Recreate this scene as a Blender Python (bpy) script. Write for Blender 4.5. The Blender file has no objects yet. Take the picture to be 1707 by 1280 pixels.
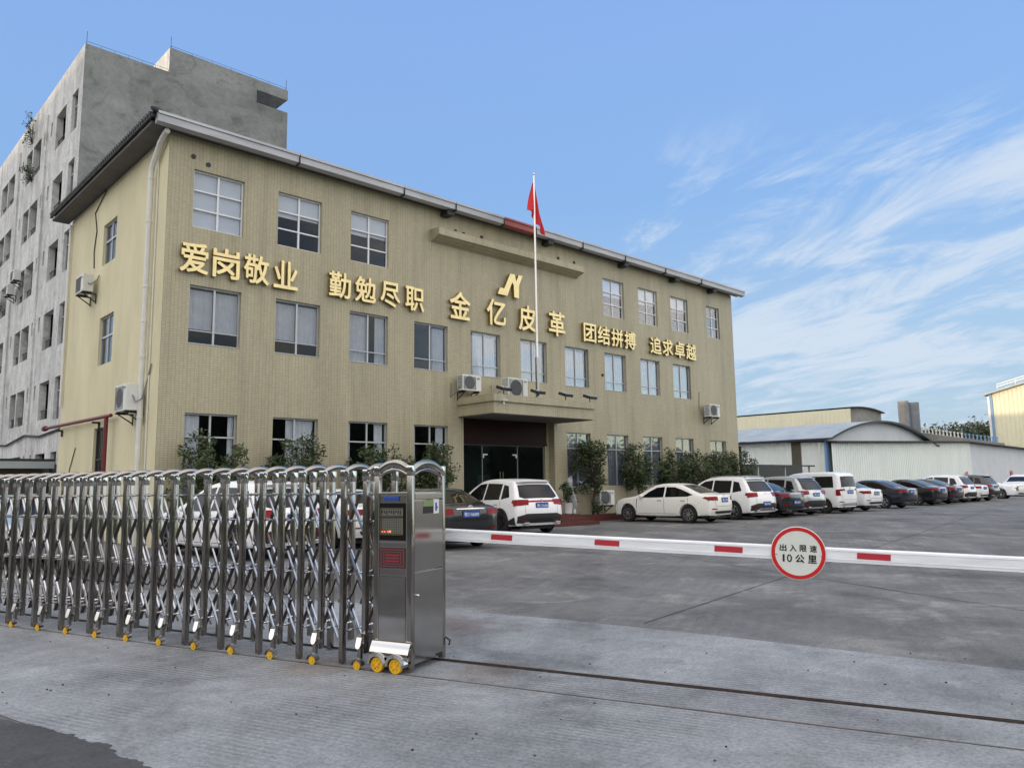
import bpy, bmesh, math, random
from mathutils import Vector, Matrix
from mathutils import noise as mnoise
from math import sin, cos, pi, radians, sqrt, hypot, atan2
random.seed(7)
sc = bpy.context.scene
COL = sc.collection

# ------------------------------------------------------------------ camera, sky, sun, exposure
YAW, PIT, ROL = radians(43.515), radians(7.358), radians(-0.8005)
fw = Vector((sin(YAW)*cos(PIT), cos(YAW)*cos(PIT), sin(PIT)))
rt = Vector((cos(YAW), -sin(YAW), 0)); up = rt.cross(fw)
r2 = rt*cos(ROL) + up*sin(ROL); u2 = r2.cross(fw)
cam = bpy.data.cameras.new('camera'); cam.lens = 27.01; cam.sensor_width = 36
cam.clip_start = 0.05; cam.clip_end = 3000
co = bpy.data.objects.new('camera', cam); COL.objects.link(co)
co.matrix_world = Matrix(((r2.x, u2.x, -fw.x, 0), (r2.y, u2.y, -fw.y, 0), (r2.z, u2.z, -fw.z, 1.55), (0, 0, 0, 1)))
sc.camera = co

SUN_EL, SUN_AZ = radians(5.4), radians(-77)          # azimuth from +Y towards +X
world = bpy.data.worlds.new('World'); sc.world = world; world.use_nodes = True
nt = world.node_tree; N = nt.nodes; LK = nt.links; N.clear()
out = N.new('ShaderNodeOutputWorld'); bg = N.new('ShaderNodeBackground')
sky = N.new('ShaderNodeTexSky'); sky.sky_type = 'NISHITA'; sky.sun_disc = False
sky.sun_elevation = SUN_EL; sky.sun_rotation = SUN_AZ; sky.air_density = 1.0; sky.dust_density = 0.6; sky.ozone_density = 2.0
tc = N.new('ShaderNodeTexCoord'); sep = N.new('ShaderNodeSeparateXYZ'); LK.new(tc.outputs['Generated'], sep.inputs[0])
def M(op, a, b=None, clamp=False):
    n = N.new('ShaderNodeMath'); n.operation = op; n.use_clamp = clamp
    for i, v in enumerate((a, b)):
        if v is None: continue
        if isinstance(v, (int, float)): n.inputs[i].default_value = v
        else: LK.new(v, n.inputs[i])
    return n.outputs[0]
zc = M('ADD', M('MAXIMUM', sep.outputs[2], 0.0), 0.10)
px, py = M('DIVIDE', sep.outputs[0], zc), M('DIVIDE', sep.outputs[1], zc)
cmb = N.new('ShaderNodeCombineXYZ'); LK.new(px, cmb.inputs[0]); LK.new(py, cmb.inputs[1])
mp0 = N.new('ShaderNodeMapping'); mp0.inputs['Rotation'].default_value = (0, 0, radians(-66)); LK.new(cmb.outputs[0], mp0.inputs[0])
mp = N.new('ShaderNodeMapping'); mp.inputs['Scale'].default_value = (0.46, 1.0, 1); mp.inputs['Location'].default_value = (0.4, 1.7, 0); LK.new(mp0.outputs[0], mp.inputs[0])
n1 = N.new('ShaderNodeTexNoise'); n1.inputs['Scale'].default_value = 3.3; n1.inputs['Detail'].default_value = 13; n1.inputs['Roughness'].default_value = 0.66; n1.inputs['Distortion'].default_value = 0.5
n2 = N.new('ShaderNodeTexNoise'); n2.inputs['Scale'].default_value = 0.75; n2.inputs['Detail'].default_value = 3
LK.new(mp.outputs[0], n1.inputs['Vector']); LK.new(mp.outputs[0], n2.inputs['Vector'])
nrm = N.new('ShaderNodeVectorMath'); nrm.operation = 'DOT_PRODUCT'; LK.new(tc.outputs['Generated'], nrm.inputs[0])
az = radians(71); nrm.inputs[1].default_value = (sin(az)*0.966, cos(az)*0.966, 0.225)
def MR(v, a, b, c=0, d=1, st='SMOOTHSTEP'):
    n = N.new('ShaderNodeMapRange'); n.interpolation_type = st; LK.new(v, n.inputs[0])
    for i, k in enumerate((a, b, c, d)): n.inputs[i+1].default_value = k
    return n.outputs[0]
zone = MR(nrm.outputs['Value'], 0.86, 0.965)
cl = M('ADD', n1.outputs[0], M('MULTIPLY', M('SUBTRACT', n2.outputs[0], 0.5), 0.7))
cl = M('ADD', cl, M('MULTIPLY', M('SUBTRACT', zone, 1.0), 0.33))
mask = M('MULTIPLY', M('MULTIPLY', MR(cl, 0.42, 0.66), MR(sep.outputs[2], 0.45, 0.33)), MR(sep.outputs[2], 0.0, 0.10, 0.25, 0.85))
hs = N.new('ShaderNodeHueSaturation'); hs.inputs['Saturation'].default_value = 1.0; hs.inputs['Value'].default_value = 1.0
tint = N.new('ShaderNodeMix'); tint.data_type = 'RGBA'; tint.blend_type = 'MULTIPLY'; tint.inputs[0].default_value = 1.0
tint.inputs[7].default_value = (1.65, 1.65, 1.95, 1)
LK.new(sky.outputs[0], hs.inputs['Color']); LK.new(hs.outputs[0], tint.inputs[6])
mx = N.new('ShaderNodeMix'); mx.data_type = 'RGBA'; LK.new(mask, mx.inputs[0])
vd0 = N.new('ShaderNodeVectorMath'); vd0.operation = 'DOT_PRODUCT'; LK.new(tc.outputs['Generated'], vd0.inputs[0]); vd0.inputs[1].default_value = (sin(YAW)*.985, cos(YAW)*.985, .17)
grd = N.new('ShaderNodeValToRGB'); LK.new(MR(sep.outputs[2], 0.0, 0.60, st='LINEAR'), grd.inputs[0])       # clear evening blue opposite the sun
ge = grd.color_ramp.elements; ge[0].position = 0.0; ge[0].color = (1.39, 1.79, 2.23, 1); ge[1].position = 1.0; ge[1].color = (0.87, 1.46, 2.82, 1)
for p_, c_ in ((.28, (1.24, 1.79, 2.47, 1)), (.58, (0.87, 1.55, 2.72, 1))): k_ = ge.new(p_); k_.color = c_
sb = N.new('ShaderNodeMix'); sb.data_type = 'RGBA'; LK.new(MR(vd0.outputs['Value'], 0.35, 0.70, 0.0, 0.92), sb.inputs[0]); LK.new(tint.outputs[2], sb.inputs[6]); LK.new(grd.outputs[0], sb.inputs[7]); LK.new(sb.outputs[2], mx.inputs[6])
mx.inputs[7].default_value = (2.26, 2.58, 2.99, 1)
# bright cloud deck added overhead and behind the view, unseen, to light the scene
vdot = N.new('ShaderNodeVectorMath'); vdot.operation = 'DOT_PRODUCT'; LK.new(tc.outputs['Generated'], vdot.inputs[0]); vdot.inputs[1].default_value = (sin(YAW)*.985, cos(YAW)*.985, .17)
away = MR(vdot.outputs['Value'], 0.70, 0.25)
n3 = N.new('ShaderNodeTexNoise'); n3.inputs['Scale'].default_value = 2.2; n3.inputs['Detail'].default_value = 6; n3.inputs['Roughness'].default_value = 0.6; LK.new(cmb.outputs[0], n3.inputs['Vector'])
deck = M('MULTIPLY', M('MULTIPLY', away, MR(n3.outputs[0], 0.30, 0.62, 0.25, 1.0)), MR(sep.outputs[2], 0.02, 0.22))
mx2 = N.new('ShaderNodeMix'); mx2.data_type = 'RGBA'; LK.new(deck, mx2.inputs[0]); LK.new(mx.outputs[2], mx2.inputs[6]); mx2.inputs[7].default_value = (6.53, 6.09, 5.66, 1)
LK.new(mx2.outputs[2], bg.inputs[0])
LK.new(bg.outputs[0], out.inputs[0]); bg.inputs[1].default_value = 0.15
sun = bpy.data.lights.new('sun', 'SUN'); sun.energy = 1.1; sun.angle = radians(0.5); sun.color = (1.0, 0.80, 0.56)
so = bpy.data.objects.new('sun', sun); COL.objects.link(so)
sd = Vector((sin(SUN_AZ)*cos(SUN_EL), cos(SUN_AZ)*cos(SUN_EL), sin(SUN_EL)))
so.rotation_euler = (-sd).to_track_quat('-Z', 'Y').to_euler()
sc.view_settings.view_transform = 'Standard'; sc.view_settings.look = 'None'; sc.view_settings.gamma = 1.0
sc.view_settings.exposure = 1.0
try: sc.view_settings.use_curve_mapping = False
except Exception: pass
sc.render.engine = 'CYCLES'; sc.cycles.max_bounces = 8; sc.cycles.glossy_bounces = 4; sc.cycles.transparent_max_bounces = 12
sc.cycles.use_denoising = True

# ------------------------------------------------------------------ helpers
WROOT = {}
def tag(o, label=None, cat=None, group=None, kind=None):
    for k, v in (('label', label), ('category', cat), ('group', group), ('kind', kind)):
        if v: o[k] = v
    return o
def empty(name, loc=(0, 0, 0), rz=0, label=None, cat=None, group=None):
    o = bpy.data.objects.new(name, None); COL.objects.link(o); o.location = loc; o.rotation_euler = (0, 0, rz)
    o.empty_display_size = 0.2
    return tag(o, label, cat, group)
def mesh_obj(name, me, m, parent=None):
    o = bpy.data.objects.new(name, me); COL.objects.link(o)
    if m and not me.materials: me.materials.append(m)
    if parent:
        o.parent = parent
        if parent.name in WROOT: o.matrix_parent_inverse = WROOT[parent.name]
    return o
def root(name, loc, label, cat, group=None):
    """an Empty at the thing's base whose parts are written in world coordinates"""
    o = empty(name, loc, 0, label, cat, group); WROOT[o.name] = Matrix.Translation(-Vector(loc)); return o
def copy_tree(o, parent=None):
    c = o.copy(); COL.objects.link(c)
    if parent: c.parent = parent
    for ch in list(o.children): copy_tree(ch, c)
    return c

class MB:
    def __init__(s): s.v = []; s.f = []
    def add(s, vs, fs):
        b = len(s.v); s.v += [tuple(v) for v in vs]; s.f += [tuple(i+b for i in f) for f in fs]; return s
    def box(s, x0, x1, y0, y1, z0, z1):
        vs = [(x, y, z) for z in (z0, z1) for y in (y0, y1) for x in (x0, x1)]
        return s.add(vs, [(0, 2, 3, 1), (4, 5, 7, 6), (0, 1, 5, 4), (2, 6, 7, 3), (0, 4, 6, 2), (1, 3, 7, 5)])
    def bar(s, p, q, w, h, upv=(0, 0, 1)):
        p, q = Vector(p), Vector(q); d = (q-p).normalized(); a = d.cross(Vector(upv))
        if a.length < 1e-4: a = d.cross(Vector((1, 0, 0)))
        a.normalize(); b = a.cross(d); vs = []
        for c in (p, q):
            for i, j in ((-1, -1), (1, -1), (1, 1), (-1, 1)): vs.append(c+a*(i*w/2)+b*(j*h/2))
        return s.add(vs, [(3, 2, 1, 0), (4, 5, 6, 7), (0, 1, 5, 4), (1, 2, 6, 5), (2, 3, 7, 6), (3, 0, 4, 7)])
    def tube(s, pts, r, n=8, cap=True, ell=1.0):
        pts = [Vector(p) for p in pts]; vs = []; fs = []; prev = None
        for i, p in enumerate(pts):
            d = (pts[min(i+1, len(pts)-1)]-pts[max(i-1, 0)]).normalized()
            a = d.cross(Vector((0, 0, 1))) if prev is None else prev-d*prev.dot(d)
            if a.length < 1e-3: a = d.cross(Vector((1, 0, 0)))
            a.normalize(); prev = a; b = d.cross(a); rr = r[i] if isinstance(r, (list, tuple)) else r
            for k in range(n):
                t = 2*pi*k/n; vs.append(p+a*(cos(t)*rr)+b*(sin(t)*rr*ell))
        for i in range(len(pts)-1):
            for k in range(n):
                k2 = (k+1) % n; fs.append((i*n+k, i*n+k2, (i+1)*n+k2, (i+1)*n+k))
        if cap: fs.append(tuple(range(n-1, -1, -1))); fs.append(tuple((len(pts)-1)*n+k for k in range(n)))
        return s.add(vs, fs)
    def cyl(s, p, q, r, n=12): return s.tube([p, q], r, n)
    def prism(s, poly, d, to3):      # poly: 2-D points, extruded from d[0] to d[1]; to3(u, v, w)
        n = len(poly); vs = [to3(u, v, d[0]) for u, v in poly]+[to3(u, v, d[1]) for u, v in poly]
        fs = [tuple(range(n-1, -1, -1)), tuple(range(n, 2*n))]+[(i, (i+1) % n, n+(i+1) % n, n+i) for i in range(n)]
        return s.add(vs, fs)
    def quad(s, *vs): return s.add(vs, [tuple(range(len(vs)))])
    def lathe(s, prof, c, axis=(0, 0, 1), n=16, cap=True):
        ax = Vector(axis).normalized(); a = ax.orthogonal().normalized(); b = ax.cross(a); c = Vector(c); vs = []; fs = []
        for r, h in prof:
            for k in range(n): vs.append(c+ax*h+a*(r*cos(2*pi*k/n))+b*(r*sin(2*pi*k/n)))
        for i in range(len(prof)-1):
            for k in range(n): fs.append((i*n+k, i*n+(k+1) % n, (i+1)*n+(k+1) % n, (i+1)*n+k))
        if cap and prof[0][0] > 1e-4: fs.append(tuple(range(n-1, -1, -1)))
        if cap and prof[-1][0] > 1e-4: fs.append(tuple((len(prof)-1)*n+k for k in range(n)))
        return s.add(vs, fs)
    def xf(s, mat):
        s.v = [tuple(mat @ Vector(v)) for v in s.v]; return s
    def build(s, name, m, parent=None, smooth=False, bevel=0, recalc=True, merge=0):
        me = bpy.data.meshes.new(name); me.from_pydata(s.v, [], s.f)
        bm = bmesh.new(); bm.from_mesh(me)
        if merge: bmesh.ops.remove_doubles(bm, verts=bm.verts, dist=merge)
        if recalc: bmesh.ops.recalc_face_normals(bm, faces=bm.faces)
        if bevel:
            es = [e for e in bm.edges if len(e.link_faces) == 2 and e.calc_face_angle(0) > 0.6]
            bmesh.ops.bevel(bm, geom=es, offset=bevel, segments=2, affect='EDGES', profile=0.6, clamp_overlap=True)
        bm.to_mesh(me); bm.free()
        if smooth:
            me.polygons.foreach_set('use_smooth', [True]*len(me.polygons))
            try: me.set_sharp_from_angle(angle=radians(40))
            except Exception: pass
        return mesh_obj(name, me, m, parent)

def text_mesh(body, size=1.0, extrude=0.02, offset=0.0):
    c = bpy.data.curves.new('t', 'FONT'); c.body = body; c.size = size; c.extrude = extrude; c.offset = offset; c.resolution_u = 4
    o = bpy.data.objects.new('t', c); COL.objects.link(o); bpy.context.view_layer.update()
    me = bpy.data.meshes.new_from_object(o.evaluated_get(bpy.context.evaluated_depsgraph_get()))
    bpy.data.objects.remove(o); bpy.data.curves.remove(c); me.materials.clear()
    xs = [v.co.x for v in me.vertices]; ys = [v.co.y for v in me.vertices]
    cx, cy = (min(xs)+max(xs))/2, (min(ys)+max(ys))/2
    return me, (min(xs), max(xs), min(ys), max(ys))
def text_obj(name, body, m, parent, w, h, extrude, offset, basis):
    """text fitted to w x h, centred on the basis matrix (x right, y up, z out of the face)"""
    me, (x0, x1, y0, y1) = text_mesh(body, 1.0, 0.5, 0)
    x0 -= offset; x1 += offset; y0 -= offset; y1 += offset
    sx, sy = w/(x1-x0), h/(y1-y0); V = []; F = []
    shifts = [(0, 0)] if offset == 0 else [(0, 0), (offset, 0), (-offset, 0), (0, offset), (0, -offset), (offset*.7, offset*.7), (-offset*.7, offset*.7), (offset*.7, -offset*.7), (-offset*.7, -offset*.7)]
    for k, (dx, dy) in enumerate(shifts):          # bold strokes: staggered copies, each a little prouder than the last
        q = len(V); dz = 1+k*.02
        V += [((v.co.x-(x0+x1)/2+dx)*sx, (v.co.y-(y0+y1)/2+dy)*sy, (v.co.z+.5)*2*extrude*dz) for v in me.vertices]
        F += [tuple(i+q for i in p.vertices) for p in me.polygons]
    bpy.data.meshes.remove(me); me = bpy.data.meshes.new(name); me.from_pydata(V, [], F); me.transform(basis)
    return mesh_obj(name, me, m, parent)
def basis(o, x, y, z):
    o, x, y, z = Vector(o), Vector(x), Vector(y), Vector(z)
    return Matrix(((x.x, y.x, z.x, o.x), (x.y, y.y, z.y, o.y), (x.z, y.z, z.z, o.z), (0, 0, 0, 1)))

# ------------------------------------------------------------------ materials
def mat(name, col, rough=0.7, metal=0.0, var=0.0, scale=3.0, dark=None, bump=0.0, bscale=40, coat=0.0, spec=0.5, stretch=(1, 1, 1), detail=6):
    m = bpy.data.materials.new(name); m.use_nodes = True; t = m.node_tree; b = t.nodes['Principled BSDF']
    b.inputs['Base Color'].default_value = (*col, 1); b.inputs['Roughness'].default_value = rough; b.inputs['Metallic'].default_value = metal
    b.inputs['Coat Weight'].default_value = coat; b.inputs['Coat Roughness'].default_value = 0.05; b.inputs['Specular IOR Level'].default_value = spec
    if var or dark or bump:
        tcn = t.nodes.new('ShaderNodeTexCoord'); mpn = t.nodes.new('ShaderNodeMapping'); mpn.inputs['Scale'].default_value = stretch
        t.links.new(tcn.outputs['Object'], mpn.inputs[0])
    if var or dark:
        nz = t.nodes.new('ShaderNodeTexNoise'); nz.inputs['Scale'].default_value = scale; nz.inputs['Detail'].default_value = detail; nz.inputs['Roughness'].default_value = 0.65
        t.links.new(mpn.outputs[0], nz.inputs['Vector'])
        rp = t.nodes.new('ShaderNodeValToRGB'); t.links.new(nz.outputs[0], rp.inputs[0])
        d = dark or tuple(c*(1-var) for c in col); l = tuple(min(1, c*(1+var*0.6)) for c in col)
        rp.color_ramp.elements[0].position = 0.33; rp.color_ramp.elements[1].position = 0.67
        rp.color_ramp.elements[0].color = (*d, 1); rp.color_ramp.elements[1].color = (*l, 1)
        t.links.new(rp.outputs[0], b.inputs['Base Color'])
    if bump:
        nb = t.nodes.new('ShaderNodeTexNoise'); nb.inputs['Scale'].default_value = bscale; nb.inputs['Detail'].default_value = 5
        t.links.new(mpn.outputs[0], nb.inputs['Vector'])
        bp = t.nodes.new('ShaderNodeBump'); bp.inputs['Strength'].default_value = bump; bp.inputs['Distance'].default_value = 0.02
        t.links.new(nb.outputs[0], bp.inputs['Height']); t.links.new(bp.outputs[0], b.inputs['Normal'])
    return m
def nd(m): return m.node_tree.nodes, m.node_tree.links, m.node_tree.nodes['Principled BSDF']

def tile_mat(name, col, axes='XZ', mortar=0.58, w=0.105, h=0.062, stain=0.16):
    m = mat(name, col, 0.45); n, l, b = nd(m)
    t = n.new('ShaderNodeTexCoord'); s = n.new('ShaderNodeSeparateXYZ'); l.new(t.outputs['Object'], s.inputs[0])
    c = n.new('ShaderNodeCombineXYZ'); l.new(s.outputs['XYZ'.index(axes[0])], c.inputs[0]); l.new(s.outputs['XYZ'.index(axes[1])], c.inputs[1])
    br = n.new('ShaderNodeTexBrick'); br.offset = 0.0; br.squash = 1.0; l.new(c.outputs[0], br.inputs['Vector'])
    br.inputs['Scale'].default_value = 1.0; br.inputs['Brick Width'].default_value = w; br.inputs['Row Height'].default_value = h
    br.inputs['Mortar Size'].default_value = 0.006; br.inputs['Mortar Smooth'].default_value = 0.3
    br.inputs['Color1'].default_value = (*col, 1); br.inputs['Color2'].default_value = (*[k*0.90 for k in col], 1); br.inputs['Mortar'].default_value = (*[k*mortar for k in col], 1)
    mp2 = n.new('ShaderNodeMapping'); mp2.inputs['Scale'].default_value = (1, 1, 0.22); l.new(t.outputs['Object'], mp2.inputs[0])
    nz = n.new('ShaderNodeTexNoise'); nz.inputs['Scale'].default_value = 0.9; nz.inputs['Detail'].default_value = 8; nz.inputs['Roughness'].default_value = 0.7; l.new(mp2.outputs[0], nz.inputs['Vector'])
    r = n.new('ShaderNodeMapRange'); r.inputs[1].default_value = 0.3; r.inputs[2].default_value = 0.7; r.inputs[3].default_value = 1-stain; r.inputs[4].default_value = 1+stain*0.5; l.new(nz.outputs[0], r.inputs[0])
    mp3 = n.new('ShaderNodeMapping'); mp3.inputs['Scale'].default_value = (1, 1, 0.05); l.new(t.outputs['Object'], mp3.inputs[0])
    nz3 = n.new('ShaderNodeTexNoise'); nz3.inputs['Scale'].default_value = 3.5; nz3.inputs['Detail'].default_value = 6; nz3.inputs['Roughness'].default_value = 0.7; l.new(mp3.outputs[0], nz3.inputs['Vector'])
    r3 = n.new('ShaderNodeMapRange'); r3.inputs[1].default_value = 0.30; r3.inputs[2].default_value = 0.52; r3.inputs[3].default_value = 0.84; r3.inputs[4].default_value = 1.03; l.new(nz3.outputs[0], r3.inputs[0])
    m3 = n.new('ShaderNodeMath'); m3.operation = 'MULTIPLY'; l.new(r.outputs[0], m3.inputs[0]); l.new(r3.outputs[0], m3.inputs[1])
    mxn = n.new('ShaderNodeMix'); mxn.data_type = 'RGBA'; mxn.blend_type = 'MULTIPLY'; mxn.inputs[0].default_value = 1
    l.new(br.outputs[0], mxn.inputs[6]); l.new(m3.outputs[0], mxn.inputs[7]); l.new(mxn.outputs[2], b.inputs['Base Color'])
    bp = n.new('ShaderNodeBump'); bp.inputs['Strength'].default_value = 0.5; bp.inputs['Distance'].default_value = 0.008; bp.invert = True
    l.new(br.outputs['Fac'], bp.inputs['Height']); l.new(bp.outputs[0], b.inputs['Normal'])
    return m

def ramp_mix(n, l, src, stops):
    r = n.new('ShaderNodeValToRGB'); l.new(src, r.inputs[0]); e = r.color_ramp.elements
    e[0].position, e[0].color = stops[0][0], (*stops[0][1], 1); e[1].position, e[1].color = stops[-1][0], (*stops[-1][1], 1)
    for p, c in stops[1:-1]:
        k = e.new(p); k.color = (*c, 1)
    return r.outputs[0]
def concrete_mat(name, base, groove=0.0, gdir=0.0, gscale=30, blotch=0.35, dirt=None, spots=(), tracks=False, drips=False):
    m = mat(name, base, 0.85); n, l, b = nd(m)
    t = n.new('ShaderNodeTexCoord')
    def noise(sc_, de=8, ro=0.65, st=(1, 1, 1), rot=0, dist=0):
        mr_ = n.new('ShaderNodeMapping'); mr_.inputs['Rotation'].default_value = (0, 0, rot); l.new(t.outputs['Object'], mr_.inputs[0])
        mp_ = n.new('ShaderNodeMapping'); mp_.inputs['Scale'].default_value = st; l.new(mr_.outputs[0], mp_.inputs[0])
        z = n.new('ShaderNodeTexNoise'); z.inputs['Scale'].default_value = sc_; z.inputs['Detail'].default_value = de; z.inputs['Roughness'].default_value = ro; z.inputs['Distortion'].default_value = dist
        l.new(mp_.outputs[0], z.inputs['Vector']); return z.outputs[0]
    def mul(a, bb):
        x = n.new('ShaderNodeMix'); x.data_type = 'RGBA'; x.blend_type = 'MULTIPLY'; x.inputs[0].default_value = 1; l.new(a, x.inputs[6]); l.new(bb, x.inputs[7]); return x.outputs[2]
    g = lambda v: (v, v, v)
    c1 = ramp_mix(n, l, noise(0.35, 9, 0.6, dist=0.6), [(0.3, tuple(k*(1-blotch) for k in base)), (0.52, base), (0.72, tuple(k*(1+blotch*0.55) for k in base))])
    c2 = ramp_mix(n, l, noise(5.0, 12, 0.82), [(0.32, g(0.72)), (0.68, g(1.16))])
    c3 = ramp_mix(n, l, noise(38.0, 6, 0.75), [(0.34, g(0.66)), (0.5, g(1.0)), (0.68, g(1.28))])
    c4 = ramp_mix(n, l, noise(1.0, 6, 0.6, (0.16, 2.2, 1), -gdir), [(0.32, g(0.86)), (0.68, g(1.10))])   # long streaks along the traffic
    col = mul(mul(mul(c1, c2), c3), c4)
    if dirt:
        col = mul(col, ramp_mix(n, l, noise(0.9, 7, 0.7, dist=1.2), [(0.52, g(1.0)), (0.66, dirt)]))
    if drips: col = mul(col, ramp_mix(n, l, noise(1.6, 8, 0.7, (1, 1, 0.10)), [(0.34, g(0.76)), (0.55, g(1.04))]))
    for cx_, cy_, rad, tintc in spots:           # stains with a place of their own
        vm = n.new('ShaderNodeVectorMath'); vm.operation = 'DISTANCE'; l.new(t.outputs['Object'], vm.inputs[0]); vm.inputs[1].default_value = (cx_, cy_, 0)
        sc_v = n.new('ShaderNodeMath'); sc_v.operation = 'MULTIPLY'; sc_v.inputs[1].default_value = 0.36; l.new(vm.outputs['Value'], sc_v.inputs[0])
        ad_ = n.new('ShaderNodeMath'); ad_.operation = 'ADD'; l.new(sc_v.outputs[0], ad_.inputs[0])
        ml_ = n.new('ShaderNodeMath'); ml_.operation = 'MULTIPLY'; l.new(noise(2.2, 6, 0.7), ml_.inputs[0]); ml_.inputs[1].default_value = rad*1.4; l.new(ml_.outputs[0], ad_.inputs[1])
        col = mul(col, ramp_mix(n, l, ad_.outputs[0], [(0.0, tintc), (min(.98, rad*1.15), tintc), (min(1, rad*1.7), g(1.0))]))
    if tracks:
        for ang, sc2, ph in ((radians(62), 0.115, 0.9), (radians(40), 0.085, 2.6), (radians(95), 0.07, 4.0)):
            mr2 = n.new('ShaderNodeMapping'); mr2.inputs['Rotation'].default_value = (0, 0, -ang); l.new(t.outputs['Object'], mr2.inputs[0])
            wv = n.new('ShaderNodeTexWave'); wv.wave_type = 'BANDS'; wv.bands_direction = 'Y'; wv.inputs['Scale'].default_value = sc2; wv.inputs['Distortion'].default_value = 0.5; wv.inputs['Detail'].default_value = 1; wv.inputs['Phase Offset'].default_value = ph; l.new(mr2.outputs[0], wv.inputs['Vector'])
            a1 = n.new('ShaderNodeMapRange'); a1.interpolation_type = 'SMOOTHSTEP'; a1.inputs[1].default_value = 0.90; a1.inputs[2].default_value = 0.985; l.new(wv.outputs['Fac'], a1.inputs[0])
            a2 = n.new('ShaderNodeMath'); a2.operation = 'MULTIPLY'; l.new(a1.outputs[0], a2.inputs[0])
            a3 = n.new('ShaderNodeMapRange'); a3.inputs[1].default_value = 0.40; a3.inputs[2].default_value = 0.62; l.new(noise(1.1, 5, 0.7), a3.inputs[0]); l.new(a3.outputs[0], a2.inputs[1])
            col = mul(col, ramp_mix(n, l, a2.outputs[0], [(0.0, g(1.0)), (1.0, g(0.74))]))
    hgt = noise(60.0, 4, 0.7)
    if groove:
        mp_ = n.new('ShaderNodeMapping'); mp_.inputs['Rotation'].default_value = (0, 0, -gdir); l.new(t.outputs['Object'], mp_.inputs[0])
        w = n.new('ShaderNodeTexWave'); w.wave_type = 'BANDS'; w.bands_direction = 'Y'; w.inputs['Scale'].default_value = gscale; w.inputs['Distortion'].default_value = 1.2; w.inputs['Detail'].default_value = 3; w.inputs['Detail Scale'].default_value = 2.0
        l.new(mp_.outputs[0], w.inputs['Vector'])
        gm = n.new('ShaderNodeMapRange'); gm.inputs[1].default_value = 0.42; gm.inputs[2].default_value = 0.6; l.new(noise(0.45, 5, 0.6, dist=0.8), gm.inputs[0])
        ga = n.new('ShaderNodeMath'); ga.operation = 'MULTIPLY'; l.new(w.outputs['Fac'], ga.inputs[0]); l.new(gm.outputs[0], ga.inputs[1])
        col = mul(col, ramp_mix(n, l, ga.outputs[0], [(0.0, g(1.03)), (1.0, g(1.0-groove))]))
        ad = n.new('ShaderNodeMath'); ad.operation = 'SUBTRACT'; l.new(hgt, ad.inputs[0]); l.new(ga.outputs[0], ad.inputs[1]); hgt = ad.outputs[0]
    l.new(col, b.inputs['Base Color'])
    bp = n.new('ShaderNodeBump'); bp.inputs['Strength'].default_value = 0.35; bp.inputs['Distance'].default_value = 0.006; l.new(hgt, bp.inputs['Height']); l.new(bp.outputs[0], b.inputs['Normal'])
    return m
def glass_mat(name, tintc, trans=0.6, rough=0.02, refl=1.0):
    m = bpy.data.materials.new(name); m.use_nodes = True; t = m.node_tree; t.nodes.clear()
    o = t.nodes.new('ShaderNodeOutputMaterial'); a = t.nodes.new('ShaderNodeBsdfTransparent'); a.inputs[0].default_value = (*[trans*c for c in tintc], 1)
    g = t.nodes.new('ShaderNodeBsdfGlossy'); g.inputs['Roughness'].default_value = rough; g.inputs[0].default_value = (0.9, 0.9, 0.9, 1)
    f = t.nodes.new('ShaderNodeFresnel'); f.inputs[0].default_value = 1.5; x = t.nodes.new('ShaderNodeMixShader')
    ad = t.nodes.new('ShaderNodeMath'); ad.operation = 'MULTIPLY'; ad.inputs[1].default_value = refl; t.links.new(f.outputs[0], ad.inputs[0])
    t.links.new(ad.outputs[0], x.inputs[0]); t.links.new(a.outputs[0], x.inputs[1]); t.links.new(g.outputs[0], x.inputs[2]); t.links.new(x.outputs[0], o.inputs[0])
    return m

MT = {}
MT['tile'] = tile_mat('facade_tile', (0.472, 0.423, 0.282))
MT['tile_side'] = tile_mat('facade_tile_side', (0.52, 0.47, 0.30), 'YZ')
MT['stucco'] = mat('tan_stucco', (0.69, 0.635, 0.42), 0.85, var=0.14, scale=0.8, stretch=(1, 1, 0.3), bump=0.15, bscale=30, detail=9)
MT['recess'] = mat('recess_shade', (0.04, 0.04, 0.042), 0.9, var=0.4, scale=1.5)  # shade of the deep balconies put into a near-black base colour
MT['room'] = mat('dark_room', (0.085, 0.082, 0.08), 0.9)
MT['alu'] = mat('aluminium', (0.46, 0.47, 0.48), 0.4, 0.4)
MT['whiteframe'] = mat('white_frame', (0.74, 0.75, 0.77), 0.4)
MT['pane'] = glass_mat('window_pane', (0.95, 0.97, 1.0), 0.92, refl=0.38)
MT['entrance_glass'] = glass_mat('entrance_pane', (0.75, 0.85, 0.85), 0.6)
MT['curtain'] = mat('curtain', (0.60, 0.61, 0.62), 0.9, var=0.12, scale=3)
MT['curtain_white'] = mat('white_curtain', (0.85, 0.85, 0.82), 0.9, var=0.1, scale=3)
MT['film'] = mat('dull_net_curtain', (0.30, 0.31, 0.33), 0.9, var=0.2, scale=1.5)
MT['blind'] = mat('roller_blind', (0.84, 0.86, 0.88), 0.8, var=0.04, scale=2)
MT['gutter'] = mat('gutter_metal', (0.46, 0.47, 0.50), 0.5, 0.25, var=0.18, scale=1.2, stretch=(0.5, 1, 3))
MT['gutter_red'] = mat('gutter_red', (0.36, 0.075, 0.07), 0.5, var=0.15, scale=2)
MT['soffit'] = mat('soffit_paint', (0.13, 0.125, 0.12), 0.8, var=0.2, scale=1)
MT['rooftile'] = mat('dark_roof_tile', (0.045, 0.045, 0.047), 0.7, var=0.4, scale=4)
MT['maroon'] = mat('maroon_tile', (0.10, 0.026, 0.022), 0.5, var=0.25, scale=6)
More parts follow.
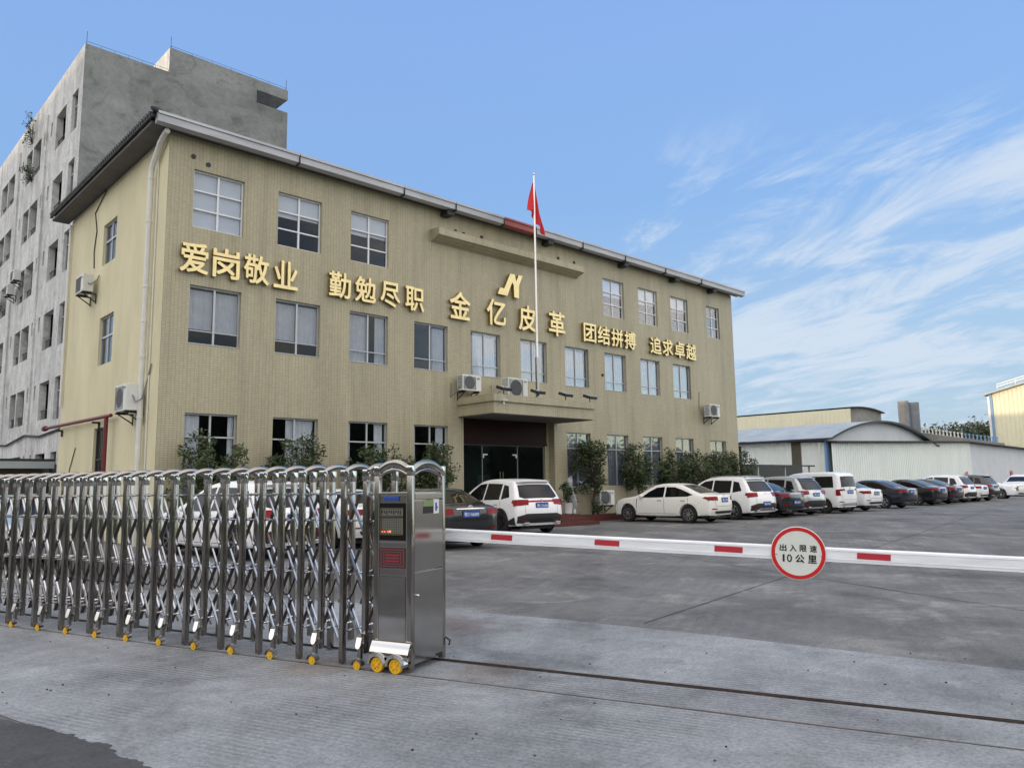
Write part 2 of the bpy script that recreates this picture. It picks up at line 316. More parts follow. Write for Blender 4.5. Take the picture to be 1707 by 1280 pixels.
MT['darkbeam'] = mat('dark_maroon_beam', (0.022, 0.008, 0.007), 0.6, spec=0.15)
MT['pvc'] = mat('white_pvc', (0.72, 0.71, 0.66), 0.45, var=0.08, scale=3)
MT['redpipe'] = mat('red_pipe_paint', (0.15, 0.017, 0.018), 0.45)
MT['gold'] = mat('gold_letter_face', (0.82, 0.66, 0.33), 0.34, 0.55, var=0.12, scale=3)
MT['goldside'] = mat('gold_letter_edge', (0.30, 0.20, 0.06), 0.5, 0.4)
MT['acwhite'] = mat('appliance_white', (0.70, 0.70, 0.67), 0.5, var=0.06, scale=5)
MT['acgrey'] = mat('appliance_grille', (0.20, 0.21, 0.22), 0.6)
MT['black'] = mat('black_plastic', (0.012, 0.012, 0.013), 0.5)
MT['iron'] = mat('dark_iron', (0.03, 0.03, 0.032), 0.6, var=0.3, scale=8)
MT['steelshade'] = mat('shaded_steel_bar', (0.13, 0.12, 0.11), 0.3, 1.0)  # same scissor steel, its dark ground reflection put into the colour
MT['steel'] = mat('stainless_tube', (0.36, 0.335, 0.305), 0.16, 1.0, var=0.06, scale=6, bump=0.02, bscale=18)
MT['steelarm'] = mat('scissor_steel', (0.58, 0.57, 0.56), 0.2, 1.0)
MT['steelbright'] = mat('stainless_bright', (0.60, 0.585, 0.56), 0.12, 1.0)
MT['steelpanel'] = mat('stainless_panel', (0.46, 0.44, 0.41), 0.15, 1.0, var=0.10, scale=2.0, bump=0.05, bscale=2.5)
MT['yellow'] = mat('yellow_wheel', (0.80, 0.47, 0.02), 0.5, var=0.1, scale=20)
MT['rubber'] = mat('tyre_rubber', (0.016, 0.016, 0.016), 0.85)
MT['red'] = mat('red_reflector', (0.48, 0.035, 0.05), 0.35)
MT['signred'] = mat('sign_red', (0.60, 0.012, 0.014), 0.4)
MT['signwhite'] = mat('sign_white', (0.72, 0.74, 0.68), 0.45, var=0.03, scale=10)
MT['armwhite'] = mat('barrier_white', (0.88, 0.90, 0.92), 0.38, var=0.12, scale=3, stretch=(1, 1, 8))
MT['blackink'] = mat('black_ink', (0.008, 0.008, 0.008), 0.5)
MT['blue'] = mat('blue_sticker', (0.02, 0.06, 0.32), 0.4)
MT['flag'] = mat('red_flag_cloth', (0.60, 0.014, 0.02), 0.75)
MT['pole'] = mat('flagpole_steel', (0.72, 0.66, 0.60), 0.3, 0.8)
MT['shed'] = mat('white_sheet_metal', (0.80, 0.84, 0.80), 0.5, var=0.05, scale=0.6, stretch=(1, 1, 0.2))
MT['cream'] = mat('cream_sheet_metal', (0.74, 0.71, 0.52), 0.5, var=0.06, scale=0.5)
MT['shedroof'] = mat('blue_grey_roof_sheet', (0.44, 0.48, 0.50), 0.5, dark=(0.30, 0.35, 0.39), scale=0.6)
MT['plainwall'] = mat('pale_grey_render', (0.60, 0.63, 0.66), 0.8, var=0.08, scale=0.6)
MT['chimney'] = mat('chimney_grey', (0.19, 0.21, 0.24), 0.7, var=0.2, scale=0.8)
MT['bluepaint'] = mat('blue_column_paint', (0.16, 0.30, 0.52), 0.5)
MT['concretegrey'] = mat('grey_concrete', (0.26, 0.255, 0.24), 0.9, var=0.25, scale=0.6)
MT['leaf'] = mat('leaf_green', (0.068, 0.098, 0.028), 0.5, dark=(0.026, 0.044, 0.013), scale=2.2)
MT['leafdark'] = mat('leaf_forest', (0.035, 0.055, 0.025), 0.7, dark=(0.016, 0.028, 0.014), scale=0.25)
MT['bark'] = mat('bark', (0.055, 0.045, 0.033), 0.9, var=0.3, scale=8)
MT['soil'] = mat('planter_soil', (0.05, 0.04, 0.03), 0.95, var=0.4, scale=6)
MT['rock'] = mat('pale_rock', (0.42, 0.42, 0.41), 0.85, dark=(0.2, 0.2, 0.2), scale=6, bump=0.5, bscale=15)
MT['ceramic'] = mat('white_ceramic', (0.7, 0.7, 0.68), 0.3)
MT['rust'] = mat('rusty_rail', (0.055, 0.035, 0.025), 0.8, var=0.5, scale=9)
MT['rustline'] = mat('rust_stained_crack', (0.10, 0.075, 0.06), 0.9, dark=(0.22, 0.19, 0.17), scale=4)
MT['yline'] = mat('worn_yellow_paint', (0.30, 0.24, 0.11), 0.8, dark=(0.13, 0.125, 0.11), scale=3)
MT['joint'] = mat('joint_filler', (0.05, 0.05, 0.05), 0.9)
GD = atan2(0.944, -0.33)
MT['weathered'] = concrete_mat('weathered_render', (0.27, 0.285, 0.28), 0.0, 0, 10, 0.34, dirt=(0.62, 0.63, 0.62))
MT['brightrender'] = concrete_mat('brightened_render', (0.66, 0.665, 0.65), 0.0, 0, 10, 0.16, dirt=(0.72, 0.72, 0.71), drips=True)  # side face of the grey block, its stronger light put into a paler base
MT['yard'] = concrete_mat('yard_concrete', (0.165, 0.165, 0.163), 0.07, radians(25), 2.0, 0.40, dirt=(1.55, 1.52, 1.45), tracks=True)
MT['apron'] = concrete_mat('apron_concrete', (0.30, 0.315, 0.33), 0.30, GD, 5.6, 0.28, dirt=(0.80, 0.79, 0.78), spots=((5.15, 7.1, .42, (.66, .55, .52)), (4.4, 5.0, .14, (.76, .66, .58)), (3.5, 6.2, .16, (.85, .76, .68)), (2.9, 3.9, .2, (.84, .84, .84))), tracks=True)
MT['asphalt'] = concrete_mat('old_asphalt', (0.075, 0.075, 0.078), 0.0, 0, 10, 0.35, dirt=(1.9, 1.9, 1.85))
MT['stain'] = concrete_mat('reddish_stain', (0.20, 0.165, 0.155), 0.0, 0, 10, 0.35)
def emis(name, col, s):
    m = mat(name, (0.02, 0.01, 0.01), 0.5); b = m.node_tree.nodes['Principled BSDF']
    b.inputs['Emission Color'].default_value = (*col, 1); b.inputs['Emission Strength'].default_value = s; return m
MT['led'] = emis('lit_led', (1.0, 0.10, 0.02), 2.2)
MT['lcd'] = mat('led_matrix_off', (0.15, 0.15, 0.12), 0.5, var=0.2, scale=60)
MT['plateblue'] = mat('plate_blue', (0.03, 0.10, 0.42), 0.4)
MT['carglass'] = mat('tinted_glass', (0.006, 0.007, 0.009), 0.04, spec=0.32)
MT['lamp'] = mat('tail_lamp', (0.22, 0.002, 0.005), 0.2, spec=0.25)
MT['lampclear'] = mat('clear_lamp', (0.55, 0.55, 0.55), 0.15, coat=1.0)
MT['chrome'] = mat('chrome', (0.75, 0.75, 0.75), 0.1, 1.0)
MT['rim'] = mat('alloy_rim', (0.55, 0.55, 0.55), 0.28, 0.9)
MT['rimdark'] = mat('dark_alloy_rim', (0.10, 0.10, 0.105), 0.3, 0.9)
MT['trim'] = mat('black_trim', (0.022, 0.022, 0.024), 0.55)
MT['paint_white'] = mat('white_paint', (0.88, 0.88, 0.88), 0.35, coat=0.5)
MT['paint_cream'] = mat('pearl_white_paint', (0.88, 0.865, 0.80), 0.35, coat=0.5)
MT['paint_black'] = mat('black_paint', (0.010, 0.011, 0.013), 0.25, coat=1.0)
MT['paint_navy'] = mat('dark_navy_paint', (0.010, 0.012, 0.024), 0.25, coat=1.0)
MT['paint_silver'] = mat('silver_paint', (0.50, 0.53, 0.54), 0.30, 0.5, coat=1.0)
MT['paint_brown'] = mat('dark_brown_paint', (0.022, 0.018, 0.017), 0.25, coat=1.0)

# ------------------------------------------------------------------ walls with openings
def wall(mb, o, u, n, z0, z1, length, ops, depth):
    """outer face through o along u (unit), outward normal n; ops = (u0, u1, z0, z1); reveals go inwards by depth"""
    o, u, n = Vector(o), Vector(u), Vector(n)
    us = sorted({0, length, *[a for p in ops for a in p[:2]]}); zs = sorted({z0, z1, *[a for p in ops for a in p[2:4]]})
    P = lambda a, z, d=0: o+u*a+Vector((0, 0, z))-n*d
    for i in range(len(us)-1):
        for j in range(len(zs)-1):
            cu, cz = (us[i]+us[i+1])/2, (zs[j]+zs[j+1])/2
            if any(p[0] < cu < p[1] and p[2] < cz < p[3] for p in ops): continue
            mb.quad(P(us[i], zs[j]), P(us[i+1], zs[j]), P(us[i+1], zs[j+1]), P(us[i], zs[j+1]))
    for a, b, c, d_ in (p[:4] for p in ops):
        mb.quad(P(a, c), P(a, d_), P(a, d_, depth), P(a, c, depth)); mb.quad(P(b, c), P(b, c, depth), P(b, d_, depth), P(b, d_))
        mb.quad(P(a, d_), P(b, d_), P(b, d_, depth), P(a, d_, depth)); mb.quad(P(a, c), P(a, c, depth), P(b, c, depth), P(b, c))

# ------------------------------------------------------------------ ground
def sheet(name, poly, z, m):
    mb = MB(); mb.add([(x, y, z) for x, y in poly], [tuple(range(len(poly)))])
    return tag(mb.build(name, m), kind='structure')
sheet('ground', [(-600, -600), (900, -600), (900, 900), (-600, 900)], 0.0, MT['yard'])
GO, GA, GB = Vector((3.92, 5.39, 0)), Vector((-0.33, 0.944, 0)).normalized(), Vector((0.944, 0.33, 0)).normalized()
def gp(s, b, z=0.0): return GO+GA*s+GB*b+Vector((0, 0, z))
ap = [(7.45, 1.4), (7.25, 2.6), (6.98, 4.37), (6.62, 6.1), (6.2, 7.77), (5.5, 9.6), (4.6, 11.8), (3.2, 15.0)]
ap = [(8.2, -1.0), (7.75, 0.4)]+ap
sheet('apron', [(9.5, -8)]+ap+[(1.0, 14.2), (0.2, 13.0), (1.0, 8.2), (1.25, 6.5), (1.42, 5.7), (1.50, 5.05), (1.60, 4.75), (2.2, 2.2), (3.5, -2), (5, -8)], 0.004, MT['apron'])
# foreground street with a ragged edge against the apron
rag = []
pts = [(0.6, 9.6), (1.0, 8.2), (1.24, 6.5), (1.43, 5.73), (1.54, 5.03), (1.63, 4.70), (2.2, 2.2), (3.6, -2), (5.5, -8)]
for i in range(len(pts)-1):
    for k in range(30):
        t = k/30; x = pts[i][0]*(1-t)+pts[i+1][0]*t; y = pts[i][1]*(1-t)+pts[i+1][1]*t
        rag.append((x+0.10*mnoise.noise(Vector((x*1.6, y*1.6, .3)))+0.06*mnoise.noise(Vector((x*7, y*7, 2.3)))+0.03*mnoise.noise(Vector((x*22, y*22, 5.3))), y))
sheet('street', [(-60, -60), (-60, 12), (-2, 12)]+rag+[(6, -60)], 0.008, MT['asphalt'])
def strip(name, pts, w, z, m, kind='structure', jitter=0.0):
    mb = MB(); n = len(pts); vs = []
    for i, p in enumerate(pts):
        a, b = Vector(pts[max(i-1, 0)]), Vector(pts[min(i+1, n-1)]); d = (b-a).normalized(); q = Vector((-d.y, d.x)); c = Vector(p)
        ww = w*(1+random.uniform(-jitter, jitter)); vs += [(*(c+q*ww/2), z), (*(c-q*ww/2), z)]
    mb.add(vs, [(2*i, 2*i+1, 2*i+3, 2*i+2) for i in range(n-1)])
    return tag(mb.build(name, m), kind=kind)
def seg(a, b, n): return [(a[0]+(b[0]-a[0])*i/n, a[1]+(b[1]-a[1])*i/n) for i in range(n+1)]
strip('yard_joint', seg((7.05, 5.36), (52, 12.9), 120), 0.025, 0.004, MT['joint'], jitter=0.6)
strip('yard_joint', seg((8.6, -2.0), (16.5, 16.0), 60), 0.02, 0.004, MT['joint'], jitter=0.6)
strip('yard_joint', seg((20.0, 7.55), (24.6, 16.0), 40), 0.02, 0.004, MT['joint'], jitter=0.6)
strip('yard_joint', seg((33.0, 9.7), (36.6, 16.0), 40), 0.02, 0.004, MT['joint'], jitter=0.6)
strip('parking_line', seg((9.0, 13.3), (16.2, 16.4), 30), 0.10, 0.004, MT['yline'], jitter=0.2)
strip('parking_line', seg((21.6, 13.4), (34.0, 14.6), 40), 0.10, 0.004, MT['yline'], jitter=0.2)
strip('parking_line', seg((50.5, 15.3), (64, 16.4), 40), 0.12, 0.004, MT['yline'], jitter=0.2)
def gstrip(name, s0, s1, b, w, z, m, n=60):
    return strip(name, [tuple(gp(s0+(s1-s0)*i/n, b+0.004*sin(i*1.7))[:2]) for i in range(n+1)], w, z, m, jitter=0.25)
gstrip('track_channel', -14, 9, -0.06, 0.020, 0.0085, MT['rustline'])
gstrip('track_channel', -14, 9, 0.52, 0.060, 0.0085, MT['rust'])
for b in (0.505, 0.535):
    mb = MB(); mb.bar(gp(-14, b, 0.008), gp(9, b, 0.008), 0.008, 0.014); tag(mb.build('gate_rail', MT['rust']), kind='structure')
mb = MB(); rg = random.Random(5)
for _ in range(150):
    q = gp(rg.uniform(-6, 8), rg.uniform(-3.2, 3.5)); h_ = rg.uniform(.003, .010)
    mb.lathe([(0, -.002), (h_*1.1, 0), (h_*.8, h_*.6), (0, h_)], (q.x, q.y, .006), (rg.uniform(-.2, .2), rg.uniform(-.2, .2), 1), 5)
tag(mb.build('grit', MT['soil']), kind='stuff')

# ------------------------------------------------------------------ tan office building
FY, FX = 21.5, 7.24
OB = root('office_building', (22.1, 26.5, 0), 'three storey tan tiled office building with gold slogans and dark roof edge', 'building')
WX = [7.965+2.588*i for i in range(11)]
W3 = [(WX[i], WX[i]+1.5, 8.92, 10.63) for i in (0, 1, 2, 7, 8, 9)]+[(34.46, 35.70, 8.95, 10.62)]
W2 = [(WX[i], WX[i]+1.5, 5.55, 7.23) for i in range(10)]
W1 = [(WX[i], WX[i]+1.5, 1.35, 3.61) for i in (0, 1, 2, 3, 6, 7, 8, 9)]+[(34.27, 35.78, 1.35, 3.57)]
ENT = (17.95, 22.74, 0.36, 3.96)
mb = MB()
wall(mb, (FX, FY, 0), (1, 0, 0), (0, -1, 0), 0, 11.54, 37.0-FX, [(a-FX, b-FX, c, d) for a, b, c, d in W3+W2+W1], 0.16) if False else None
wall(mb, (FX, FY, 0), (1, 0, 0), (0, -1, 0), 0, 11.54, 37.0-FX, [(a-FX, b-FX, c, d) for a, b, c, d in W3+W2+W1+[ENT]], 0.16)
mb.build('wall', MT['tile'], OB, merge=0.0005)
SIDEW = [(4.45, 5.85, 8.87, 10.27), (4.3, 5.75, 5.50, 7.10), (4.33, 5.72, 0.4, 3.47)]
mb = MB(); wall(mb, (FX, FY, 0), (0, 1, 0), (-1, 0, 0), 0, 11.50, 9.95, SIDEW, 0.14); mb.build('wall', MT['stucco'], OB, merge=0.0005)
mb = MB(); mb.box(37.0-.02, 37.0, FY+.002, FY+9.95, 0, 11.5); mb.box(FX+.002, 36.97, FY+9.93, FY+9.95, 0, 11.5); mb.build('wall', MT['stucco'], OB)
mb = MB()       # dark rooms behind the windows: floor slabs and back wall
for z in (0.30, 4.3, 7.9, 11.2): mb.box(FX+.03, 36.9, FY+0.2, FY+9.8, z-0.1, z)
mb.box(FX+.05, 36.9, FY+3.0, FY+3.1, 0.35, 11.05)
for x in (12.6, 17.5, 23.1, 28.2, 33.4): mb.box(x, x+.1, FY+.3, FY+2.98, 0.32, 11.06)
mb.build('room', MT['room'], OB)
def window(x0, x1, z0, z1, style, k):
    Y = FY+0.10; fm = MT['whiteframe'] if style.startswith('3') else MT['alu']; t = 0.028
    f = MB(); f.box(x0+.002, x0+.045, Y, Y+.055, z0+.002, z1-.002); f.box(x1-.045, x1-.002, Y, Y+.055, z0+.002, z1-.002)
    f.box(x0+.045, x1-.045, Y, Y+.055, z0+.002, z0+.045); f.box(x0+.045, x1-.045, Y, Y+.055, z1-.045, z1-.002)
    xm = (x0+x1)/2; h = z1-z0; f.box(xm-t, xm+t, Y-.004, Y+.05, z0+.045, z1-.045)
    bars = {'3': (0.33, 0.655), '2': (0.235,), '1': (0.71,)}[style[0]]
    for b in bars:
        zz = z0+h*b; w = 0.022 if style[0] != '2' else 0.014; f.box(x0+.045, x1-.045, Y-.012, Y+.04, zz-w, zz+w)
    fo = f.build('window', fm, OB)
    g = MB(); g.box(x0+.03, x1-.03, Y+.022, Y+.030, z0+.03, z1-.03); g.build('pane', MT['pane'], fo)
    if style[0] == '2':
        s = MB(); s.box(x0+.003, x1-.003, FY-.015, FY+.098, z0+.002, z0+.014); s.build('sill', MT['alu'], fo)
    def curtain(a, b, za, zb, amp=0.03, m='curtain', flare=0.0, yy=0.09):
        n = max(8, int((b-a)/0.022)); c = MB(); rows = 10; vs = []; ph = random.uniform(0, 6)
        for j in range(rows+1):
            q = j/rows; z = zb+(za-zb)*q
            for i in range(n+1):
                u = i/n; x = a+(b-a)*u+flare*q*(u-.5); vs.append((x, Y+yy+amp*sin(u*(b-a)*46+ph+0.8*sin(u*9+q*1.2))*(0.45+0.55*q), z))
        c.add(vs, [(j*(n+1)+i, j*(n+1)+i+1, (j+1)*(n+1)+i+1, (j+1)*(n+1)+i) for j in range(rows) for i in range(n)])
        c.build('curtain', MT[m], fo, smooth=True)
    def blind(a, b, za, zb): MB().box(a, b, Y+.07, Y+.08, za, zb).build('blind', MT['blind'], fo)
    if style == '3full': blind(x0+.05, x1-.05, z0+.03, z1-.03)
    elif style == '3half': blind(x0+.04, xm-.01, z0+h*random.uniform(.55, .6), z1-.03); blind(xm+.01, x1-.04, z0+h*random.uniform(.56, .61), z1-.03)
    elif style == '2swag': curtain(x0+.03, xm-.02, z0+h*.27, z1-.10, 0.014); curtain(xm+.02, x1-.03, z0+h*.24, z1-.10, 0.014)
    elif style == '2left': curtain(x0+.03, xm, z0+.03, z1-.08, 0.012); curtain(xm+.32, x1-.05, z0+.05, z1-.05, 0.02)
    elif style == '2right': curtain(xm+.16, x1-.04, z0+.04, z1-.12, 0.03)
    elif style == '2pleat': curtain(x0+.03, xm-.04, z0+.04, z1-.13, 0.035); curtain(xm+.03, x1-.16, z0+.04, z1-.13, 0.035)
    elif style == '2pale': curtain(x0+.03, x1-.05, z0+.04, z1-.12, 0.016)
    elif style == '1left': curtain(x0+.04, x0+.48, z0+.05, z1-.06, 0.03, 'curtain_white'); curtain(x1-.2, x1-.04, z0+.05, z1-.06, 0.03, 'curtain_white')
    elif style == '1right': curtain(x0+.5, x1-.08, z0+.05, z1-.06, 0.035, 'curtain_white')
    elif style == '1edge': curtain(x0+.03, x0+.18, z0+.05, z1-.06, 0.025, 'curtain_white'); curtain(x1-.42, x1-.1, z0+.05, z1-.06, 0.03, 'curtain_white')
    elif style == '1pale': curtain(x0+.04, x1-.04, z0+.05, z1-.05, 0.012, 'film')
for k, (w, s) in enumerate(zip(W3, ['3full', '3half', '3half', '3half', '3half', '3half', '3none'])): window(*w, s, k)
for k, (w, s) in enumerate(zip(W2, ['2swag', '2swag', '2left', '2right', '2pleat', '2pleat', '2pleat', '2pale', '2pale', '2pale'])): window(*w, s, k)
for k, (w, s) in enumerate(zip(W1, ['1left', '1right', '1edge', '1edge', '1pale', '1pale', '1pale', '1pale', '1pale'])): window(*w, s, k)
for (u0, u1, z0, z1), q in zip(SIDEW, (0, 0, 1)):
    X = FX+.08; y0, y1 = FY+u0, FY+u1; f = MB()
    f.box(X, X+.05, y0+.002, y0+.05, z0+.002, z1-.002); f.box(X, X+.05, y1-.05, y1-.002, z0+.002, z1-.002)
    f.box(X, X+.05, y0+.05, y1-.05, z0+.002, z0+.05); f.box(X, X+.05, y0+.05, y1-.05, z1-.05, z1-.002)
    ym = (y0+y1)/2; f.box(X-.004, X+.046, ym-.03, ym+.03, z0+.05, z1-.05)
    if not q:
        zz = z0+(z1-z0)*.58; f.box(X-.01, X+.04, y0+.05, y1-.05, zz-.03, zz+.03)
        fo = f.build('window', MT['alu'], OB); MB().box(X+.02, X+.03, y0+.04, y1-.04, z0+.04, z1-.04).build('pane', MT['pane'], fo)
        MB().box(X+.5, X+.52, y0-.3, y1+.3, z0-.2, z1+.2).build('room', MT['room'], fo)
    else:
        for i in range(1, 8): f.box(X-.02, X+.0, y0+(y1-y0)*i/8-.008, y0+(y1-y0)*i/8+.008, z0+.05, z1-.05)
        f.box(X-.02, X+.005, y0+.05, y1-.05, 2.45, 2.50)
        fo = f.build('window_grille', MT['iron'], OB); MB().box(X+.03, X+.04, y0+.03, y1-.03, z0+.03, z1-.03).build('pane', MT['pane'], fo)
        MB().box(X+.5, X+.52, y0-.3, y1+.3, z0-.2, z1+.2).build('room', MT['room'], fo)
# roof: hipped, with gutter along the front and a tile edge along the side
mb = MB(); R0, R1, RY0, RY1, RZ = 6.62, 37.6, 21.08, 31.98, 11.74
mb.add([(R0, RY0, RZ), (R1, RY0, RZ), (R1, RY1, RZ), (R0, RY1, RZ), (12, 26.5, 13.1), (32.2, 26.5, 13.1)], [(0, 1, 5, 4), (1, 2, 5), (2, 3, 4, 5), (3, 0, 4)])
roof = mb.build('roof', MT['rooftile'], OB)
mb = MB()
for i in range(54):
    y = RY0+.12+i*.2
    if y < RY1: mb.tube([(R0-.05, y, RZ-.02), (R0+.45, y, RZ+.12)], 0.062, 8)
mb.box(R0-.02, R0+.05, RY0, RY1, RZ-.11, RZ-.03)
mb.tube([(R0-.05, RY0-.12, RZ+.05), (R0+.1, RY0+.05, RZ+.12), (R0+.7, RY0+.6, RZ+.27)], [.05, .09, .08], 8)
mb.build('tile_edge', MT['rooftile'], roof, smooth=True)
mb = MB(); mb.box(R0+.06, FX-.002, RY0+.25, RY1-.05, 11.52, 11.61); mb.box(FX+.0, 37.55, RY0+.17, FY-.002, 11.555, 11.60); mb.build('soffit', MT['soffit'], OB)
xs = [6.72, 10.95, 14.9, 17.2, 19.6, 21.35, 24.2, 27.1, 30.2, 33.3, 37.55]
for i in range(len(xs)-1):
    mb = MB(); a, b = xs[i]+.012, xs[i+1]-.012; mb.prism([(RY0-.11, 11.50), (RY0+.10, 11.47), (RY0+.12, 11.74), (RY0-.13, 11.75)], (a, b), lambda u, v, w: (w, u, v))
    mb.prism([(RY0-.165, 11.70), (RY0-.13, 11.70), (RY0-.13, 11.775), (RY0-.165, 11.775)], (a, b), lambda u, v, w: (w, u, v))
    tag(mb.build('gutter', MT['gutter_red'] if i == 4 else MT['gutter'], OB), 'short dull red length of the roof gutter' if i == 4 else None)
for x in xs[1:-1]: MB().box(x-.012, x+.012, RY0-.16, RY0+.11, 11.43, 11.765).build('gutter_joint', MT['iron'], OB)
for x in (16.9, 22.2, 27.2, 31.2, 34.6):
    MB().box(x, x+.32, FY-.42, FY-.003, 11.30, 11.45).build('roof_bracket', MT['iron'], OB)
# ledge above the emblem
mb = MB(); mb.prism([(FY-.003, 10.25), (21.02, 10.44), (21.02, 10.69), (FY-.003, 10.72)], (16.45, 24.32), lambda u, v, w: (w, u, v)); mb.build('ledge', MT['tile'], OB)
for x, z in ((17.6, 10.9), (18.0, 10.88), (18.9, 10.95), (23.2, 10.95), (24.2, 10.95), (7.92, 10.98), (8.35, 10.85), (25.9, 6.2)): MB().cyl((x, FY-.03, z), (x, FY+.02, z), 0.07, 10).build('wall_hole', MT['iron'], OB)
# canopy
mb = MB(); mb.box(17.70, 22.97, 19.56, FY-.003, 3.97, 4.375); mb.build('canopy', MT['tile'], OB)
mb = MB(); mb.box(17.62, 23.05, 19.48, FY-.004, 4.38, 4.63); cp = mb.build('canopy_band', MT['tile'], OB)
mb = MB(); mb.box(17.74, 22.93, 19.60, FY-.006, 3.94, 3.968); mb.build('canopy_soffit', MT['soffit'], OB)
# entrance recess
x0, x1, z0, z1 = ENT
for a in (x0-.1, x1): MB().box(a, a+.1, FY+.16, 23.2, z0, z1).build('entrance_jamb', MT['tile_side'], OB)
mb = MB(); mb.box(x0+.002, x1-.25, 21.70, 22.0, 3.05, 3.95); mb.box(x0+.002, x1-.25, 21.66, 21.72, 3.02, 3.10); mb.build('entrance_lintel', MT['darkbeam'], OB)
mb = MB(); mb.box(x1-.24, x1-.004, 21.8, 22.1, z0, z1-.02); mb.build('entrance_jamb', MT['tile_side'], OB)
ef = MB()
for x in (x0+.02, x0+1.18, x0+3.02, x1-.30): ef.box(x, x+.03, 21.84, 21.90, z0+.001, 3.02)
ef.box(x0+.02, x1-.26, 21.85, 21.89, 2.98, 3.018); e = ef.build('entrance_frame', MT['acgrey'], OB)
MB().box(x0+.03, x1-.28, 21.862, 21.872, z0+.01, 2.98).build('pane', MT['entrance_glass'], e)
for s, x in ((1, x0+1.24), (-1, x0+3.0)):
    p = MB(); p.box(min(x, x+s*.22), max(x, x+s*.22), 21.845, 21.895, 2.62, 2.67); p.box(min(x, x+s*.05), max(x, x+s*.05), 21.845, 21.895, 2.52, 2.62); p.build('patch_fitting', MT['whiteframe'], e)
MB().cyl((x0+2.05, 21.80, 1.1), (x0+2.05, 21.80, 2.0), .018).cyl((x0+2.2, 21.80, 1.1), (x0+2.2, 21.80, 2.0), .018).build('door_handle', MT['steel'], e)
MB().box(x0-.05, x1+.1, 23.2, 23.3, 0.3, 4.0).box(x0, x1, 21.6, 23.2, 3.955, 3.99).build('room', MT['room'], OB)
MB().box(x0+1.9, x0+2.6, 22.9, 22.95, 0.7, 1.9).build('notice_board', MT['brightrender'], OB)
# steps and landing
mb = MB(); mb.prism([(18.85, 0), (18.85, .12), (19.32, .12), (19.32, .24), (19.8, .24), (19.8, .36), (FY-.003, .36), (FY-.003, 0)], (16.6, 22.3), lambda u, v, w: (w, u, v))
tag(mb.build('entrance_steps', MT['maroon']), 'three dark maroon steps below the glass entrance', 'steps')
for a, b, lab in ((7.3, 16.58, 'low maroon planter kerb under the windows behind the steel gate'), (22.32, 37.0, 'long low maroon planter kerb right of the entrance steps')):
    r = root('planter_bed', ((a+b)/2, 20.9, 0), lab, 'planter')
    MB().box(a, b, 20.35, 20.47, 0, .27).build('kerb', MT['maroon'], r)
    MB().box(a+.01, b-.01, 20.475, FY-.01, 0, .22).build('soil', MT['soil'], r)

# gold lettering
def slogan(name, label, chars, lx, lz, w, h):
    r = root(name, (sum(lx)/len(lx), FY, lz), label, 'wall sign')
    for c, x in zip(chars, lx):
        o = text_obj('gold_character', c, MT['gold'], r, w, h, 0.045, 0.020, basis((x, FY-.045, lz), (1, 0, 0), (0, 0, 1), (0, -1, 0)))
        me = o.data; me.materials.append(MT['goldside'])
        for p in me.polygons:
            if abs(p.normal.y) < 0.5: p.material_index = 1
slogan('wall_slogan', 'leftmost gold slogan of four characters between the first two windows', '爱岗敬业', (8.01, 8.93, 9.85, 10.79), 7.97, .80, .88)
slogan('wall_slogan', 'second gold slogan from the left, starting above the third window column', '勤勉尽职', (12.68, 13.64, 14.63, 15.65), 7.98, .81, .86)
slogan('company_name_sign', 'larger widely spaced gold characters under the emblem above the entrance', '金亿皮革', (17.71, 19.51, 21.19, 22.90), 8.06, .99, 1.04)
slogan('wall_slogan', 'small gold slogan right of the flagpole, third of the four slogans', '团结拼搏', (24.97, 25.90, 26.84, 27.78), 7.95, .83, .82)
slogan('wall_slogan', 'rightmost small gold slogan near the far corner of the facade', '追求卓越', (29.74, 30.70, 31.70, 32.69), 7.94, .87, .81)
# emblem: outline read off the wall, in metres around its centre
EX, EZ = 20.29, 9.25
emb = [(-.04, .47), (.2, .48), (.29, .20), (.42, .49), (.64, .5), (.44, .07), (.42, -.45), (.17, -.45), (.14, .04), (.06, .14), (-.21, -.45), (-.71, -.44), (-.6, -.18), (-.36, -.17)]
mb = MB(); mb.prism(emb, (FY-.16, FY-.05), lambda u, v, w: (EX+u, w, EZ+v))
o = mb.build('wall_emblem', MT['gold']); tag(o, 'gold slanted letter N emblem above the company characters', 'emblem')
o.data.materials.append(MT['goldside'])
for p in o.data.polygons:
    if abs(p.normal.y) < .5: p.material_index = 1

# pipes on the side wall
mb = MB(); px_ = FX-.14
mb.tube([(px_, 22.45, 0.0), (px_, 22.45, 10.55), (px_, 22.40, 10.72), (px_-.02, 21.75, 11.25), (px_-.02, 21.4, 11.38), (px_-.02, 21.22, 11.40)], 0.075, 14)
dp = mb.build('downpipe', MT['pvc'], None, smooth=True); tag(dp, 'thick white plastic drainpipe at the near corner of the tan building', 'drainpipe')
for z in (1.2, 3.5, 5.2, 6.2, 7.2, 9.1, 10.4): MB().cyl((px_, 22.45, z-.03), (px_, 22.45, z+.03), 0.088, 14).build('pipe_collar', MT['pvc'], dp)
mb = MB(); mb.tube([(FX-.03, 22.2, 0.0), (FX-.03, 22.2, 10.9), (FX-.05, 21.7, 11.3)], 0.022, 6); tag(mb.build('thin_conduit', MT['pvc']), 'thin pale conduit right beside the white drainpipe', 'conduit')
mb = MB(); mb.tube([(FX-.08, 31.25, 4.5), (FX-.08, 31.28, 11.3)], 0.05, 10); tag(mb.build('downpipe', MT['pvc'], None, smooth=True), 'slim white pipe along the rear edge of the tan side wall', 'drainpipe')
mb = MB(); rx = FX-.22
mb.tube([(rx, 24.75, 3.72), (rx, 32.6, 3.80)], 0.055, 10); mb.tube([(rx, 25.2, 0), (rx, 25.2, 3.70)], 0.06, 10)
